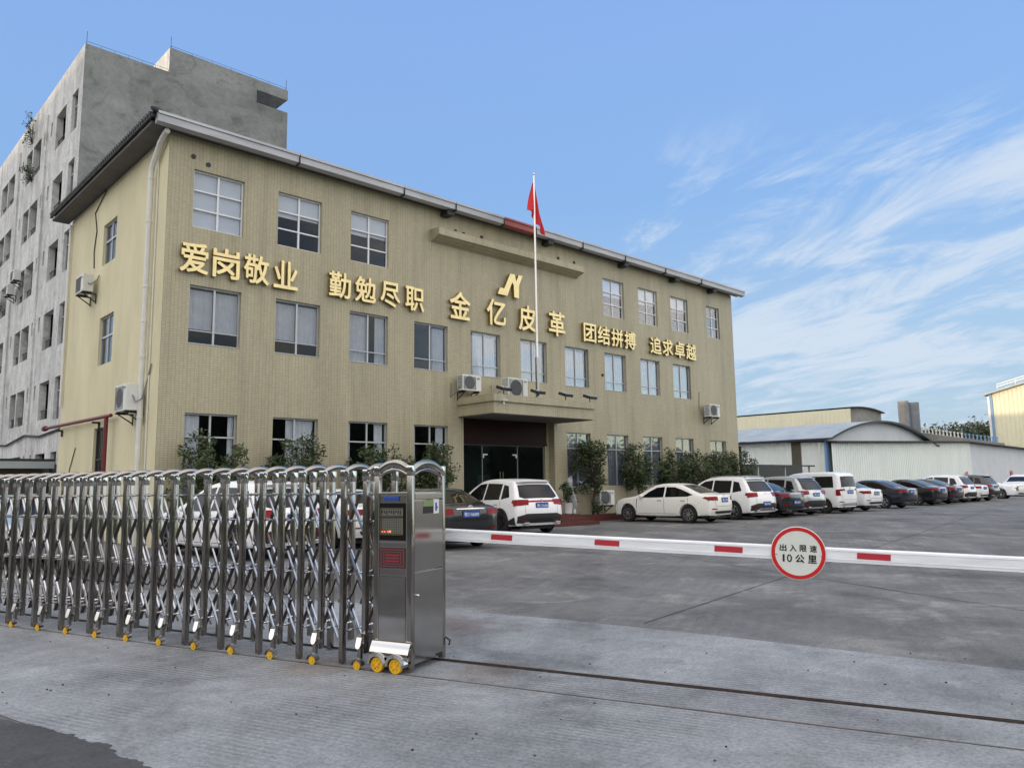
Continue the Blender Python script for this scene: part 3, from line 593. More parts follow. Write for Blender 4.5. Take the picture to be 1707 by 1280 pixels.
mb.cyl((rx, 32.5, 3.8), (rx, 32.75, 3.8), 0.10, 12)
rp = mb.build('red_pipe', MT['redpipe'], None, smooth=True); tag(rp, 'dark red fire pipe bent along the tan side wall', 'pipe')
for y in (26.6, 31.0): MB().box(rx-.02, FX-.002, y-.03, y+.03, 3.60, 3.66).box(FX-.06, FX-.002, y-.03, y+.03, 3.42, 3.62).build('bracket', MT['iron'], rp)
MB().box(rx-.1, FX-.002, 25.17, 25.23, 1.925, 1.975).box(FX-.05, FX-.002, 25.14, 25.26, 1.83, 2.07).build('bracket', MT['iron'], rp)
mb = MB(); mb.tube([(FX-.02, 28.2, 9.0), (FX-.02, 28.3, 9.6), (FX-.02, 28.1, 10.3), (FX-.02, 28.4, 11.0), (FX-.03, 27.2, 11.45)], 0.018, 6); tag(mb.build('wall_cable', MT['iron']), 'grey cable running up from the upper side-wall air conditioner', 'cable')
mb = MB(); mb.tube([(FX-.02, 29.7, 1.2), (FX-.02, 29.8, 2.2), (FX-.02, 29.2, 2.95)], 0.015, 6); tag(mb.build('wall_cable', MT['iron']), 'short dark cable low on the tan side wall', 'cable')

# ------------------------------------------------------------------ air conditioners
def ac_unit(loc, rz, label, w=0.85, d=0.32, h=0.62, bracket=True, pipe=None, group='outdoor air conditioner units'):
    """fan face looks along local -Y, back against the wall"""
    r = empty('air_conditioner', loc, rz, label, 'air conditioner', group)
    MB().box(-w/2, w/2, -d/2, d/2, .03, h).build('casing', MT['acwhite'], r, bevel=.012)
    g = MB(); gx0, gx1 = -w/2+.05, w/2-.27
    for i in range(16):
        z = .09+i*(h-.16)/15; g.box(gx0, gx1, -d/2-.014, -d/2-.002, z-.006, z+.006)
    cx, cz, R = (gx0+gx1)/2, h/2+.02, min(gx1-gx0, h)/2-.04
    g.box(gx0, gx0+.012, -d/2-.016, -d/2-.002, .08, h-.06); g.box(gx1-.012, gx1, -d/2-.016, -d/2-.002, .08, h-.06)
    gr = g.build('grille', MT['acgrey'], r)
    MB().lathe([(0.0, 0), (R, 0), (R, .004)], (cx, -d/2-.001, cz), (0, -1, 0), 24).build('fan', MT['trim'], gr)
    s = MB()
    for i in range(9):
        z = .10+i*(h-.18)/8; s.box(-w/2-.006, -w/2-.001, -d/2+.03, d/2-.04, z, z+.03)
    s.build('side_louver', MT['acgrey'], r)
    MB().box(w/2-.2, w/2-.08, -d/2-.012, -d/2-.002, h-.14, h-.09).build('badge', MT['acgrey'], r)
    for x in (-w/2+.08, w/2-.16): MB().box(x, x+.08, -d/2+.02, d/2-.02, 0, .03).build('foot', MT['iron'], r)
    if bracket:
        for x in (-w/2+.12, w/2-.12):
            b = MB(); b.box(x-.018, x+.018, -d/2-.02, d/2+.13, -.04, 0); b.bar((x, d/2+.11, -.28), (x, -d/2+.05, -.03), .03, .03); b.box(x-.018, x+.018, d/2+.10, d/2+.13, -.33, -.04)
            b.build('bracket', MT['iron'], r)
    if pipe:
        MB().tube(pipe, 0.02, 6).build('hose', MT['acgrey'], r, smooth=True)
    return r
ac_unit((FX-.31, 28.05, 8.02), -pi/2, 'air conditioner high on the tan side wall below the top window', pipe=[(.43, 0, .3), (.52, .05, .25), (.55, .22, .4), (.5, .29, .6)])
ac_unit((FX-.34, 22.95, 3.66), -pi/2, 'larger air conditioner on the side wall beside the white drainpipe', .95, .34, .78, pipe=[(.47, .0, .45), (.58, .05, .25), (.62, .2, .35), (.7, .3, .9), (.9, .31, 1.3)])
ac_unit((17.95, FY-.34, 4.86), 0, 'small wall mounted air conditioner at the left end of the canopy', .88, .32, .60, pipe=[(-.44, 0, .2), (-.55, .1, -.05), (-.62, .3, -.2), (-.58, .31, .3)])
ac_unit((19.72, 20.62, 4.632), 0, 'bulkier air conditioner standing on top of the entrance canopy', 1.0, .38, .80, False, pipe=[(-.5, .05, .5), (-.62, .1, .3), (-.7, .5, .15), (-.4, .86, .6)])
ac_unit((34.0, FY-.36, 4.70), 0, 'air conditioner high on the facade near its far right corner', .92, .34, .66, pipe=[(-.46, .1, .3), (-.6, .25, .1), (-.62, .34, .6), (-.55, .35, 1.3)])
ac_unit((25.35, FY-.36, .56), 0, 'air conditioner low under the window right of the steps', .95, .34, .64)
# wires and floodlights on the canopy, flagpole and flag
for i, (x, lab) in enumerate(((18.25, 'first floodlight on the canopy, left of the standing air conditioner'), (19.95, 'floodlight on the canopy at the foot of the flagpole'), (21.45, 'third canopy floodlight, right of the flagpole'), (22.85, 'floodlight on the far right end of the canopy'))):
    r = root('floodlight', (x, 19.65, 4.63), lab, 'floodlight', 'floodlights on the canopy edge')
    MB().bar((x, 19.65, 4.632), (x, 19.65, 4.80), .025, .025).build('stem', MT['iron'], r)
    h = MB(); h.prism([(-.20, -.05), (.17, .07), (.14, .17), (-.23, .05)], (-.21, .21), lambda u, v, w: (x+w, 19.66+u, 4.80+v)); hd = h.build('head', MT['iron'], r, bevel=.006)
    MB().prism([(-.19, .0665), (.12, .1665), (.12, .172), (-.19, .072)], (-.18, .18), lambda u, v, w: (x+w, 19.66+u, 4.80+v)).build('glass', MT['lampclear'], hd)
MB().box(18.0, 18.16, 19.36, 19.478, 4.40, 4.44).box(18.05, 18.1, 19.44, 19.478, 4.28, 4.40).build('camera_bracket', MT['acwhite'], OB)
FPX, FPY = 20.04, 19.74
fp = root('flagpole', (FPX, FPY, 4.63), 'tall slim steel flagpole standing on the entrance canopy', 'flagpole')
MB().tube([(FPX, FPY, 6.1), (FPX, FPY, 13.2)], [.055, .034], 12).build('pole', MT['pole'], fp, smooth=True)
MB().cyl((FPX, FPY, 4.632), (FPX, FPY, 6.15), .078).cyl((FPX, FPY, 4.632), (FPX, FPY, 4.67), .2).build('base_tube', MT['steel'], fp, smooth=True)
MB().lathe([(0, .12), (.035, .10), (.05, .06), (.035, .02), (.02, 0)][::-1], (FPX, FPY, 13.2), n=12).build('finial', MT['pole'], fp, smooth=True)
mb = MB(); nu, nv = 22, 26; vs = []
for j in range(nv+1):
    q = j/nv
    for i in range(nu+1):
        u = i/nu; wdt = 0.10+0.80*q**1.15 if q < .9 else .1+.80*.9**1.15
        side = -0.42*q; x = FPX+side*0.75*(1-u)+u*wdt*0.75-.02; z = 12.92-1.32*q-0.50*u*q**1.2-(.15*q*u*u)
        y = FPY+.045+.07*sin(u*13+q*3)*(.3+q)
        if u < .45: z += .18*q
        vs.append((x, y, z))
mb.add(vs, [(j*(nu+1)+i, j*(nu+1)+i+1, (j+1)*(nu+1)+i+1, (j+1)*(nu+1)+i) for j in range(nv) for i in range(nu)])
fl = mb.build('flag', MT['flag'], None, smooth=True); tag(fl, 'limp plain red flag hanging at the top of the flagpole', 'flag')
sf = fl.modifiers.new('thickness', 'SOLIDIFY'); sf.thickness = .006

# ------------------------------------------------------------------ grey six storey block behind
GX, GY, GH = 8.48, 36.5, 21.45
GBD = root('dormitory_block', (13.4, 56, 0), 'tall weathered grey concrete block with open balconies behind the tan building', 'building')
rows = [19.62-3.29*r for r in range(6)]; ops = []; accs = []
pat = [(0.7, 1.7, 1.88, .2), (2.7, 4.5, 1.75, 1.0), (5.25, 5.55, .70, .2), (6.6, 6.95, .70, .2), (7.5, 9.2, 1.75, 1.0), (9.42, 10.75, 1.75, 1.0),
       (11.5, 11.78, .65, .2), (12.65, 13.0, .65, .2), (13.6, 15.3, 1.75, 1.0), (15.5, 17.2, 1.75, 1.0), (18.0, 18.3, .65, .2), (19.2, 19.5, .65, .2), (20.1, 21.9, 1.75, 1.0), (22.1, 23.8, 1.75, 1.0), (25.6, 27.4, 1.75, 1), (28.2, 30.0, 1.75, 1), (31.5, 33.2, 1.75, 1), (34.2, 36, 1.75, 1)]
for z in rows:
    for a, b, h, d in pat: ops.append((a, b, max(z-h, .3), z, d))
mb = MB()
wall(mb, (GX, GY, 0), (0, 1, 0), (-1, 0, 0), 0, GH, 38.5, [o[:4] for o in ops if o[4] > .5], 1.0) if False else None
us = [o for o in ops]
wall(mb, (GX, GY, 0), (0, 1, 0), (-1, 0, 0), 0, GH, 38.5, us, 0.30)
mb.box(GX+.4, GX+.42, GY+38.48, GY+38.5, 0, GH)
mb.build('wall', MT['brightrender'], GBD, merge=.0005)
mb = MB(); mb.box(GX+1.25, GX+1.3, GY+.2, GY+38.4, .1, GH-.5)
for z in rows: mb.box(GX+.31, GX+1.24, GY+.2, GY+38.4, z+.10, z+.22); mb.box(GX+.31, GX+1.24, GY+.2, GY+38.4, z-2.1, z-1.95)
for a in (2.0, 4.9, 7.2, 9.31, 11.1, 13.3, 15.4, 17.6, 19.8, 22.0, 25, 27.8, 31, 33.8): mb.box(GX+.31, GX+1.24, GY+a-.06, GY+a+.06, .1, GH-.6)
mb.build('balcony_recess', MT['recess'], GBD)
mb = MB(); mb.add([(GX+.002, GY, 0), (18.3, GY, 0), (18.3, GY, GH), (18.3, GY, 21.44), (16.55, GY, 21.44), (16.55, GY, 22.14), (18.3, GY, 22.14), (18.3, GY, 22.70), (12.12, GY, 22.72), (12.12, GY, GH), (GX+.002, GY, GH)],
       [(0, 1, 3, 4, 5, 6, 7, 8, 9, 10)])
mb.build('gable_wall', MT['weathered'], GBD, recalc=False)
mb = MB(); mb.box(18.27, 18.3, GY+.002, GY+38.5, 0, 21.44); mb.box(GX+.002, 18.26, GY+.15, GY+38.48, GH-.4, GH-.25)
mb.box(GX+.003, GX+.2, GY+.01, GY+38.5, GH-.02, GH+.0); mb.build('roof_slab', MT['weathered'], GBD)
mb = MB(); mb.box(12.12, 12.3, GY+.002, GY+2.3, GH-.2, 22.715); mb.box(12.3, 18.3, GY+.003, GY+4.5, 22.16, 22.69); mb.box(12.3, 16.5, GY+.15, GY+4.5, GH-.2, 22.15)
mb.build('stair_head', MT['brightrender'], GBD)
for y in (GY+6.15, GY+12.25, GY+24.8):
    tag(MB().tube([(GX+.0, y+.35, 20.42), (GX-.07, y+.2, 20.42), (GX-.07, y, 20.3), (GX-.07, y-.05, 4.3)], .045, 8).build('drain_pipe', MT['brightrender'], GBD, smooth=True))
for k, z in enumerate(rows):
    for a, b, h, d in pat[:10]:
        if d > .5:
            f = MB(); zz = z-h
            f.box(GX+.1, GX+.13, GY+a+.01, GY+b-.01, zz+.45, zz+.48)
            for i in range(1, 9): f.box(GX+.107, GX+.123, GY+a+(b-a)*i/9-.008, GY+a+(b-a)*i/9+.008, zz+.01, zz+.45)
            f.build('balcony_rail', MT['iron'], GBD)
        elif b-a > .8:
            f = MB(); zz = z-h; f.box(GX+.12, GX+.16, GY+a+.002, GY+a+.05, zz, z); f.box(GX+.12, GX+.16, GY+b-.05, GY+b-.002, zz, z); f.box(GX+.12, GX+.16, GY+(a+b)/2-.02, GY+(a+b)/2+.02, zz, z); f.box(GX+.115, GX+.155, GY+a+.05, GY+b-.05, z-.62, z-.57)
            fo = f.build('window', MT['alu'], GBD); MB().box(GX+.135, GX+.145, GY+a+.03, GY+b-.03, zz, z).build('pane', MT['pane'], fo)
mb = MB()
for a, b in (((GX+.05, GY+.05), (12.1, GY+.05)), ((12.2, GY+.06), (18.2, GY+.06))):
    z = GH if a[0] < 10 else 22.7
    mb.bar((a[0], a[1], z+.14), (b[0], b[1], z+.14), .012, .012)
    for i in range(7):
        x = a[0]+(b[0]-a[0])*i/6; mb.bar((x, a[1], z-.01), (x, a[1], z+.14), .012, .012)
for x, z in ((GX+.06, GH), (12.18, 22.7), (18.22, 22.7)): mb.bar((x, GY+.06, z), (x, GY+.06, z+.62), .018, .018)
mb.build('lightning_rod', MT['iron'], GBD)
n = 0
for k, z in enumerate(rows[:5]):
    for a, lab in ((4.05, 'first balcony'), (8.0, 'double balcony')):
        if (k, a) in ((0, 8.0), (3, 8.0)): continue
        storey = ('top', 'fifth', 'fourth', 'third', 'second')[k]
        ac_unit((GX+.62, GY+a, z-1.0), -pi/2, 'air conditioner inside the %s of the %s storey of the grey block' % (lab, storey), .75, .30, .52, False, group='air conditioners on the grey block')
for y, z, lab in ((46.2, 12.35, 'nearest of the three units hung on the grey wall outside'), (47.6, 11.85, 'middle of the three units hung on the grey wall outside'), (51.4, 12.0, 'farthest of the three units hung on the grey wall outside')):
    ac_unit((GX-.33, y, z), -pi/2, lab, .80, .32, .58, group='air conditioners on the grey block')
tag(MB().tube([(GX-.05, 36.6, 4.1), (GX-.08, 40, 3.95), (GX-.08, 43, 4.15), (GX-.08, 47, 3.85), (GX-.08, 52, 4.1)], .05, 6).build('wall_cable', MT['iron'], None, smooth=True), 'bundle of sagging cables above the ground floor of the grey block', 'cable')
# low canopy at the far left
r = root('lean_to_shelter', (6.2, 33.2, 0), 'dark lean-to shelter with a metal fascia at the far left', 'shelter')
MB().box(3.2, 7.5, 33.0, 36.2, 2.62, 2.70).build('roof', MT['iron'], r)
MB().box(3.2, 7.45, 32.86, 32.99, 2.34, 2.60).build('fascia', MT['shedroof'], r)
MB().box(3.2, 7.2, 33.4, 33.45, 1.0, 2.33).build('signboard', mat('faded_signboard', (.09, .085, .075), .8, var=.3, scale=2), r)
for x in (3.3, 7.35): MB().box(x, x+.08, 33.05, 33.13, 0, 2.62).build('post', MT['iron'], r)
MB().box(3.2, 8.3, 36.2, 36.3, 0, 2.6).build('back_panel', MT['room'], r)

# ------------------------------------------------------------------ sheds on the right
def ribbed(mb, a, b, n, z0, ztop, pitch=0.42, depth=0.05):
    """vertical sheet with trapezoid ribs from a to b (xy), ztop(t) gives the top"""
    a, b, n = Vector(a), Vector(b), Vector(n); L = (b-a).length; k = int(L/pitch); ts = []
    for i in range(k):
        for q, d in ((0, 0), (.62, 0), (.72, depth), (.90, depth)): ts.append(((i+q)/k, d))
    ts.append((1, 0)); vs = []
    for t, d in ts:
        p = a+(b-a)*t+n*d; vs += [(p.x, p.y, z0), (p.x, p.y, ztop(t))]
    mb.add(vs, [(2*i, 2*i+2, 2*i+3, 2*i+1) for i in range(len(ts)-1)])
SX, SY = 57.2, 26.0
r = root('arched_workshop', (68.5, 34, 0), 'white sheet metal workshop with a low arched blue grey roof', 'workshop')
mb = MB(); ribbed(mb, (SX, 46), (SX, SY), (-1, 0), 0, lambda t: 4.42); mb.build('wall', MT['shed'], r)
arch = lambda x: 4.55+1.78*max(0, 1-abs((x-68.6)/11.5)**2.0)
mb = MB(); n = 40; vs = []
for i in range(n+1):
    x = SX+.02+22.9*i/n; vs += [(x, SY-.01, 0), (x, SY-.01, arch(x)-.08)]
mb.add(vs, [(2*i, 2*i+2, 2*i+3, 2*i+1) for i in range(n)]); mb.build('gable', MT['plainwall'], r)
mb = MB(); vs = []; ys = [SY-.55, SY+5, SY+10, SY+15, SY+20]
for y in ys:
    for i in range(n*4+1):
        x = SX-.5+23.9*i/(n*4); vs.append((x, y, arch(x)+.02+(.035 if i % 4 == 0 else 0)))
w = n*4+1
mb.add(vs, [(j*w+i, j*w+i+1, (j+1)*w+i+1, (j+1)*w+i) for j in range(len(ys)-1) for i in range(w-1)])
rf = mb.build('roof', MT['shedroof'], r)
mb = MB()
for i in range(n):
    x, x2 = SX-.5+23.9*i/n, SX-.5+23.9*(i+1)/n
    mb.bar((x, SY-.56, arch(x)-.03), (x2, SY-.56, arch(x2)-.03), .03, .16)
mb.box(SX-.55, SX-.5, SY-.5, SY+20, arch(SX-.5)-.12, arch(SX-.5)+.02); mb.build('roof_edge', MT['iron'], rf)
mb = MB(); ribbed(mb, (95, 0), (95, 0.001), (0, 1), 0, lambda t: 0) if False else None
mb.box(SX-.07, SX-.02, 27.9, 28.65, 0.1, 4.38); mb.build('door', mat('brown_louvre', (.10, .085, .06), .7, var=.2, scale=3), r)
mb = MB(); mb.box(SX-.09, SX-.03, 33.0, 33.6, .1, 4.3); mb.build('door', MT['iron'], r)
MB().box(SX-.12, SX+.22, SY-.16, SY-.02, 0, 4.62).build('column', MT['bluepaint'], r)
MB().tube([(SX-.2, SY+.35, .2), (SX-.2, SY+.35, 4.3)], .08, 8).build('downpipe', MT['pvc'], r, smooth=True)
r = root('annex_shed', (90, 27, 0), 'long low white ribbed shed with a plain grey end behind the parked cars', 'shed')
mb = MB(); ribbed(mb, (57.22, 25.5), (89.9, 25.5), (0, -1), 0, lambda t: 4.22+.86*t); mb.build('ribbed_wall', MT['shed'], r)
mb = MB(); mb.add([(89.9, 25.62, 0), (128, 25.62, 0), (128, 25.62, 4.60), (89.9, 25.62, 5.06)], [(0, 1, 2, 3)]); mb.add([(89.9, 25.62, 0), (89.9, 25.5, 0), (89.9, 25.5, 5.06), (89.9, 25.62, 5.06)], [(0, 1, 2, 3)]); mb.build('plain_wall', MT['plainwall'], r)
mb = MB()
for a, b, za, zb in ((57.1, 88.6, 4.26, 5.10), (88.6, 128.4, 5.10, 4.62)):
    mb.add([(a, 25.0, za), (b, 25.0, zb), (b, 33, zb+.3), (a, 33, za+.3), (a, 25.0, za+.1), (b, 25.0, zb+.1), (b, 33, zb+.4), (a, 33, za+.4)], [(0, 3, 2, 1), (4, 5, 6, 7), (0, 1, 5, 4), (2, 3, 7, 6), (1, 2, 6, 5), (3, 0, 4, 7)])
mb.build('roof', MT['iron'], r)
r = root('cream_warehouse', (100, 47, 0), 'large cream ribbed warehouse rising behind the arched roof', 'warehouse')
mb = MB(); ribbed(mb, (95, 62), (95, 39.7), (-1, 0), 0, lambda t: 10.1, .5, .06); mb.build('ribbed_wall', MT['cream'], r)
mb = MB(); vs = []
for i in range(21):
    x = 95.02+9.5*i/20; vs += [(x, 39.72, 0), (x, 39.72, 9.75+.55*(1-((i-8)/14)**2))]
mb.add(vs, [(2*i, 2*i+2, 2*i+3, 2*i+1) for i in range(20)]); mb.build('gable', MT['concretegrey'], r)
mb = MB(); 
for i in range(20):
    x, x2 = 95.0+9.8*i/20, 95.0+9.8*(i+1)/20; f = lambda k: 9.80+.55*(1-((k-8)/14)**2)
    mb.add([(x, 39.3, f(i)), (x2, 39.3, f(i+1)), (x2, 62, f(i+1)), (x, 62, f(i)), (x, 39.3, f(i)+.12), (x2, 39.3, f(i+1)+.12), (x2, 62, f(i+1)+.12), (x, 62, f(i)+.12)], [(0, 1, 5, 4), (4, 5, 6, 7), (3, 2, 1, 0)])
mb.build('roof', MT['iron'], r)
MB().box(104.5, 116, 41.2, 50, 0, 8.9).build('side_block', MT['cream'], r)
r = root('chimney_stack', (116.5, 40.5, 0), 'pair of grey industrial chimneys beyond the arched roof', 'chimney')
MB().lathe([(.72, 0), (.72, 12.4), (.62, 12.4), (.62, 12.0)], (115.9, 40.9, 0), n=20).build('flue', MT['concretegrey'], r, smooth=True)
MB().lathe([(.78, 0), (.78, 12.2), (.68, 12.2), (.68, 11.8)], (117.1, 40.0, 0), n=20).build('flue', MT['chimney'], r, smooth=True)
MB().box(116.2, 116.6, 40.2, 40.6, 0, 12.1).build('flue_link', MT['bluepaint'], r)
r = root('conveyor_gallery', (120, 36, 0), 'sloping grey gallery topped by a row of white fins', 'gallery')
MB().add([(120, 42, 0), (120, 30.5, 0), (120, 30.5, 6.1), (120, 42, 8.4), (123, 42, 0), (123, 30.5, 0), (123, 30.5, 6.1), (123, 42, 8.4)], [(0, 1, 2, 3), (7, 6, 5, 4), (3, 2, 6, 7), (0, 3, 7, 4), (1, 5, 6, 2)]).build('body', MT['concretegrey'], r)
for i in range(24):
    y = 41.5-i*.47; z = 8.4-(42-y)*.2
    MB().prism([(-.10, 0), (.10, 0), (.05, .45), (.16, .75), (-.16, .75), (-.05, .45)], (120.05, 120.2), lambda u, v, w: (w, y+u, z-.02+v)).build('fin', MT['pvc'] if i < 15 else MT['bluepaint'], r)
r = root('tall_cream_shed', (138, 26, 0), 'tall cream ribbed shed with a blue corner post at the right edge', 'shed')
mb = MB(); ribbed(mb, (130, 33.4), (130, 15), (-1, 0), 0, lambda t: 13.75+4.4*t*1.05, .55, .07); mb.build('ribbed_wall', MT['cream'], r)
MB().box(129.8, 130.2, 33.3, 33.75, 0, 13.7).build('corner_post', MT['bluepaint'], r)
mb = MB(); mb.prism([(34.3, 13.5), (15, 18.35), (15, 18.65), (34.3, 13.8)], (129.3, 150), lambda u, v, w: (w, u, v)); mb.build('roof', MT['shedroof'], r)
mb = MB()
for i in range(2): mb.bar((130.2, 32.6, 14.75+i*.35), (130.2, 20, 17.9+i*.35), .1, .14)
for i in range(6): y = 32.6-i*2.4; mb.bar((130.2, y, 14.2+(32.6-y)*.25), (130.2, y, 15.1+(32.6-y)*.25), .07, .07)
mb.build('ridge_rail', MT['pvc'], r)
MB().box(129.7, 129.95, 33.6, 33.9, 4, 13.4).build('downpipe', MT['pvc'], r)
# carport between the tan building and the workshop
r = root('carport', (41.5, 22.3, 0), 'low dark open carport roof between the tan building and the workshop', 'carport')
MB().prism([(20.9, 2.28), (25.5, 2.45), (25.5, 2.53), (20.9, 2.36)], (37.6, 44.5), lambda u, v, w: (w, u, v)).build('roof', MT['iron'], r)
for x in (38.2, 41.2, 44.2): MB().box(x, x+.08, 21.1, 21.18, 0, 2.29).build('post', MT['alu'], r)
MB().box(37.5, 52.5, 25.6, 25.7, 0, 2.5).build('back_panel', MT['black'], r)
for i, (x, z, y) in enumerate(((87.6, 1.75, 25.36), (104.5, 1.9, 25.55))):
    r = root('prohibition_sign', (x, y, z), ('small red ringed sign on the ribbed white wall near its far end', 'small red ringed sign on the plain grey wall at the right edge')[i], 'sign')
    MB().lathe([(0, 0), (.34, 0), (.34, .03)], (x, y, z), (0, -1, 0), 24).build('face', MT['signwhite'], r)
    mb = MB(); mb.tube([(x+.30*cos(t), y-.035, z+.30*sin(t)) for t in [2*pi*k/24 for k in range(25)]], .05, 6, False); mb.bar((x-.2, y-.04, z+.2), (x+.2, y-.04, z-.2), .05, .03); mb.build('ring', MT['signred'], r)
mb = MB(); mb.tube([(64.8, 14.9, .05), (64.8, 14.9, .5), (64.9, 14.9, .55), (78, 15.3, .55)], .05, 8); tag(mb.build('low_rail', MT['yellow'], None, smooth=True), 'low yellow pipe rail on the ground at the right edge', 'rail')

# ------------------------------------------------------------------ foliage
def leaves(mb, c, n, r, size, rnd, flat=0.0):
    for _ in range(n):
        while True:
            d = Vector((rnd.uniform(-1, 1), rnd.uniform(-1, 1), rnd.uniform(-1, 1)))
            if .05 < d.length < 1: break
        p = Vector(c)+d*r; a = Vector((rnd.gauss(0, 1), rnd.gauss(0, 1), rnd.gauss(-.35, .5))).normalized(); b = a.orthogonal().normalized()
        b = (Matrix.Rotation(rnd.uniform(0, 6.28), 3, a) @ b); s = size*rnd.uniform(.6, 1.25)
        mb.add([p-a*s, p+b*s*.36-a*s*.1, p+a*s, p-b*s*.36-a*s*.1], [(0, 1, 2, 3)])
def small_tree(x, y, z0, label, h=3.0, cw=1.0, cz=0.9, seed=1, n=46, group='trees along the facade'):
    rnd = random.Random(seed); r = root('ornamental_tree', (x, y, z0), label, 'tree', group)
    t = MB(); lf = MB(); top = Vector((x, y, z0+cz))
    lean = Vector((rnd.uniform(-.1, .1), rnd.uniform(-.1, .1), 0))
    t.tube([(x, y, z0-.05), (x+lean.x*.5, y+lean.y*.5, z0+cz*.5), top+lean], [.05, .042, .034], 7)
    top = top+lean
    for i in range(n):
        a = rnd.uniform(0, 6.28); q = i/n; hz = z0+cz*.75+(h-cz*.75)*(rnd.random()**.85)
        rr = cw*(0.35+.65*sin(pi*min(1, max(0.08, (hz-z0-cz*.6)/(h-cz*.6+.25)))))*rnd.uniform(.35, 1.05)
        tip = Vector((x+cos(a)*rr, y+sin(a)*rr*.85, hz)); mid = top*.45+tip*.55+Vector((0, 0, -.08)); mid.x = top.x+(tip.x-top.x)*.45; mid.y = top.y+(tip.y-top.y)*.45
        t.tube([top+Vector((0, 0, rnd.uniform(-.2, .3)*cz)), mid, tip], [.016, .011, .005], 5)
        leaves(lf, tip, 40, .21, .074, rnd); leaves(lf, mid*.4+tip*.6, 20, .22, .070, rnd); leaves(lf, mid*.8+tip*.2, 6, .22, .065, rnd)
    t.build('trunk', MT['bark'], r); lf.build('crown', MT['leaf'], r, recalc=False)
    return r
tl = [(8.55, 'bushy tree in front of the first window left of the gate head', 2.75, 1.2, .6, 60), (11.1, 'bushy tree in front of the second window from the left', 2.72, 1.15, .6, 58),
      (14.0, 'bushy tree in front of the third ground floor window', 2.55, 1.2, .6, 58), (16.25, 'bushy tree just left of the entrance canopy', 2.65, .95, .6, 52),
      (24.35, 'slim trunked tree right of the entrance beside the white air conditioner', 2.95, 1.0, 1.25, 50), (27.5, 'second tree right of the entrance, behind the pearl white sedan', 2.85, 1.0, 1.2, 50),
      (30.2, 'third tree right of the entrance, behind the white sedan boot', 2.75, 1.0, .9, 48), (32.1, 'fourth tree right of the entrance in the dense row', 2.75, 1.0, .8, 46),
      (33.9, 'fifth tree right of the entrance in the dense row', 2.7, .95, .8, 46), (35.9, 'last tree of the row at the far corner of the tan building', 2.8, 1.1, .8, 50)]
for i, (x, lab, h, cw, cz, n) in enumerate(tl): small_tree(x, 20.95, .22, lab, h, cw, cz, 11+i, n)
def bush(name, x, y, z, label, cat, R, n, size=.05, seed=3, pot=None):
    rnd = random.Random(seed); r = root(name, (x, y, z), label, cat); lf = MB(); t = MB()
    for i in range(n):
        a = rnd.uniform(0, 6.28); rr = R*rnd.uniform(.1, 1); tip = Vector((x+cos(a)*rr, y+sin(a)*rr, z+R*rnd.uniform(.4, 1.9)))
        t.tube([(x, y, z-.02), Vector((x, y, z))*.4+tip*.6+Vector((0, 0, .05)), tip], [.012, .009, .004], 4); leaves(lf, tip, 22, .14, size, rnd)
    t.build('stem', MT['bark'], r); lf.build('foliage', MT['leaf'], r, recalc=False)
    return r
p1 = bush('potted_plant', 22.05, 20.2, .75, 'leafy potted plant on the landing right of the entrance', 'plant', .36, 16, .07, 5)
MB().lathe([(.12, 0), (.15, .02), (.19, .40), (.21, .42), (.17, .42), (.16, .36)], (22.05, 20.2, .36), n=18).build('pot', MT['ceramic'], p1, smooth=True)
p2 = bush('potted_plant', 22.95, 20.75, .65, 'tall thin plant in a white vase right of the pale rock', 'plant', .32, 12, .07, 8)
MB().lathe([(.08, 0), (.10, .02), (.12, .2), (.07, .36), (.09, .40), (.06, .38)], (22.95, 20.75, .24), n=16).build('pot', MT['ceramic'], p2, smooth=True)
bush('small_shrub', 24.3, 20.65, .22, 'small low shrub at the foot of the tree beside the steps', 'shrub', .30, 18, .05, 9)
bm = bmesh.new(); bmesh.ops.create_icosphere(bm, subdivisions=4, radius=1)
from mathutils import noise as mnoise
for v in bm.verts:
    d = v.co.copy(); k = 1+.38*mnoise.noise(d*1.7+Vector((3, 1, 7)))+.22*mnoise.noise(d*4.1); v.co = Vector((d.x*.24*k, d.y*.2*k, .70*d.z*k+.66)); v.co.x += .10*sin(v.co.z*4.2)
me = bpy.data.meshes.new('scholar_rock'); bm.to_mesh(me); bm.free(); me.transform(Matrix.Translation((22.55, 20.55, .36))); me.polygons.foreach_set('use_smooth', [True]*len(me.polygons))
tag(mesh_obj('ornamental_rock', me, MT['rock']), 'pale twisted ornamental rock among the pots right of the entrance', 'rock')
for i, (y, z, lab) in enumerate(((46.2, 20.3, 'straggly plant growing from the grey block near its roof line'), (45.6, 18.0, 'small plant on a top balcony of the grey block'))):
    rnd = random.Random(40+i); r = root('wall_plant', (GX, y, z), lab, 'plant'); lf = MB(); t = MB()
    for k in range(16):
        tip = Vector((GX-rnd.uniform(.05, .4), y+rnd.uniform(-.6, .5), z+rnd.uniform(-.3, 1.5 if i == 0 else .5))); t.tube([(GX, y, z-.3), tip], [.012, .005], 4); leaves(lf, tip, 16, .2, .08, rnd)
    t.build('stem', MT['bark'], r); lf.build('foliage', MT['leaf'], r, recalc=False)
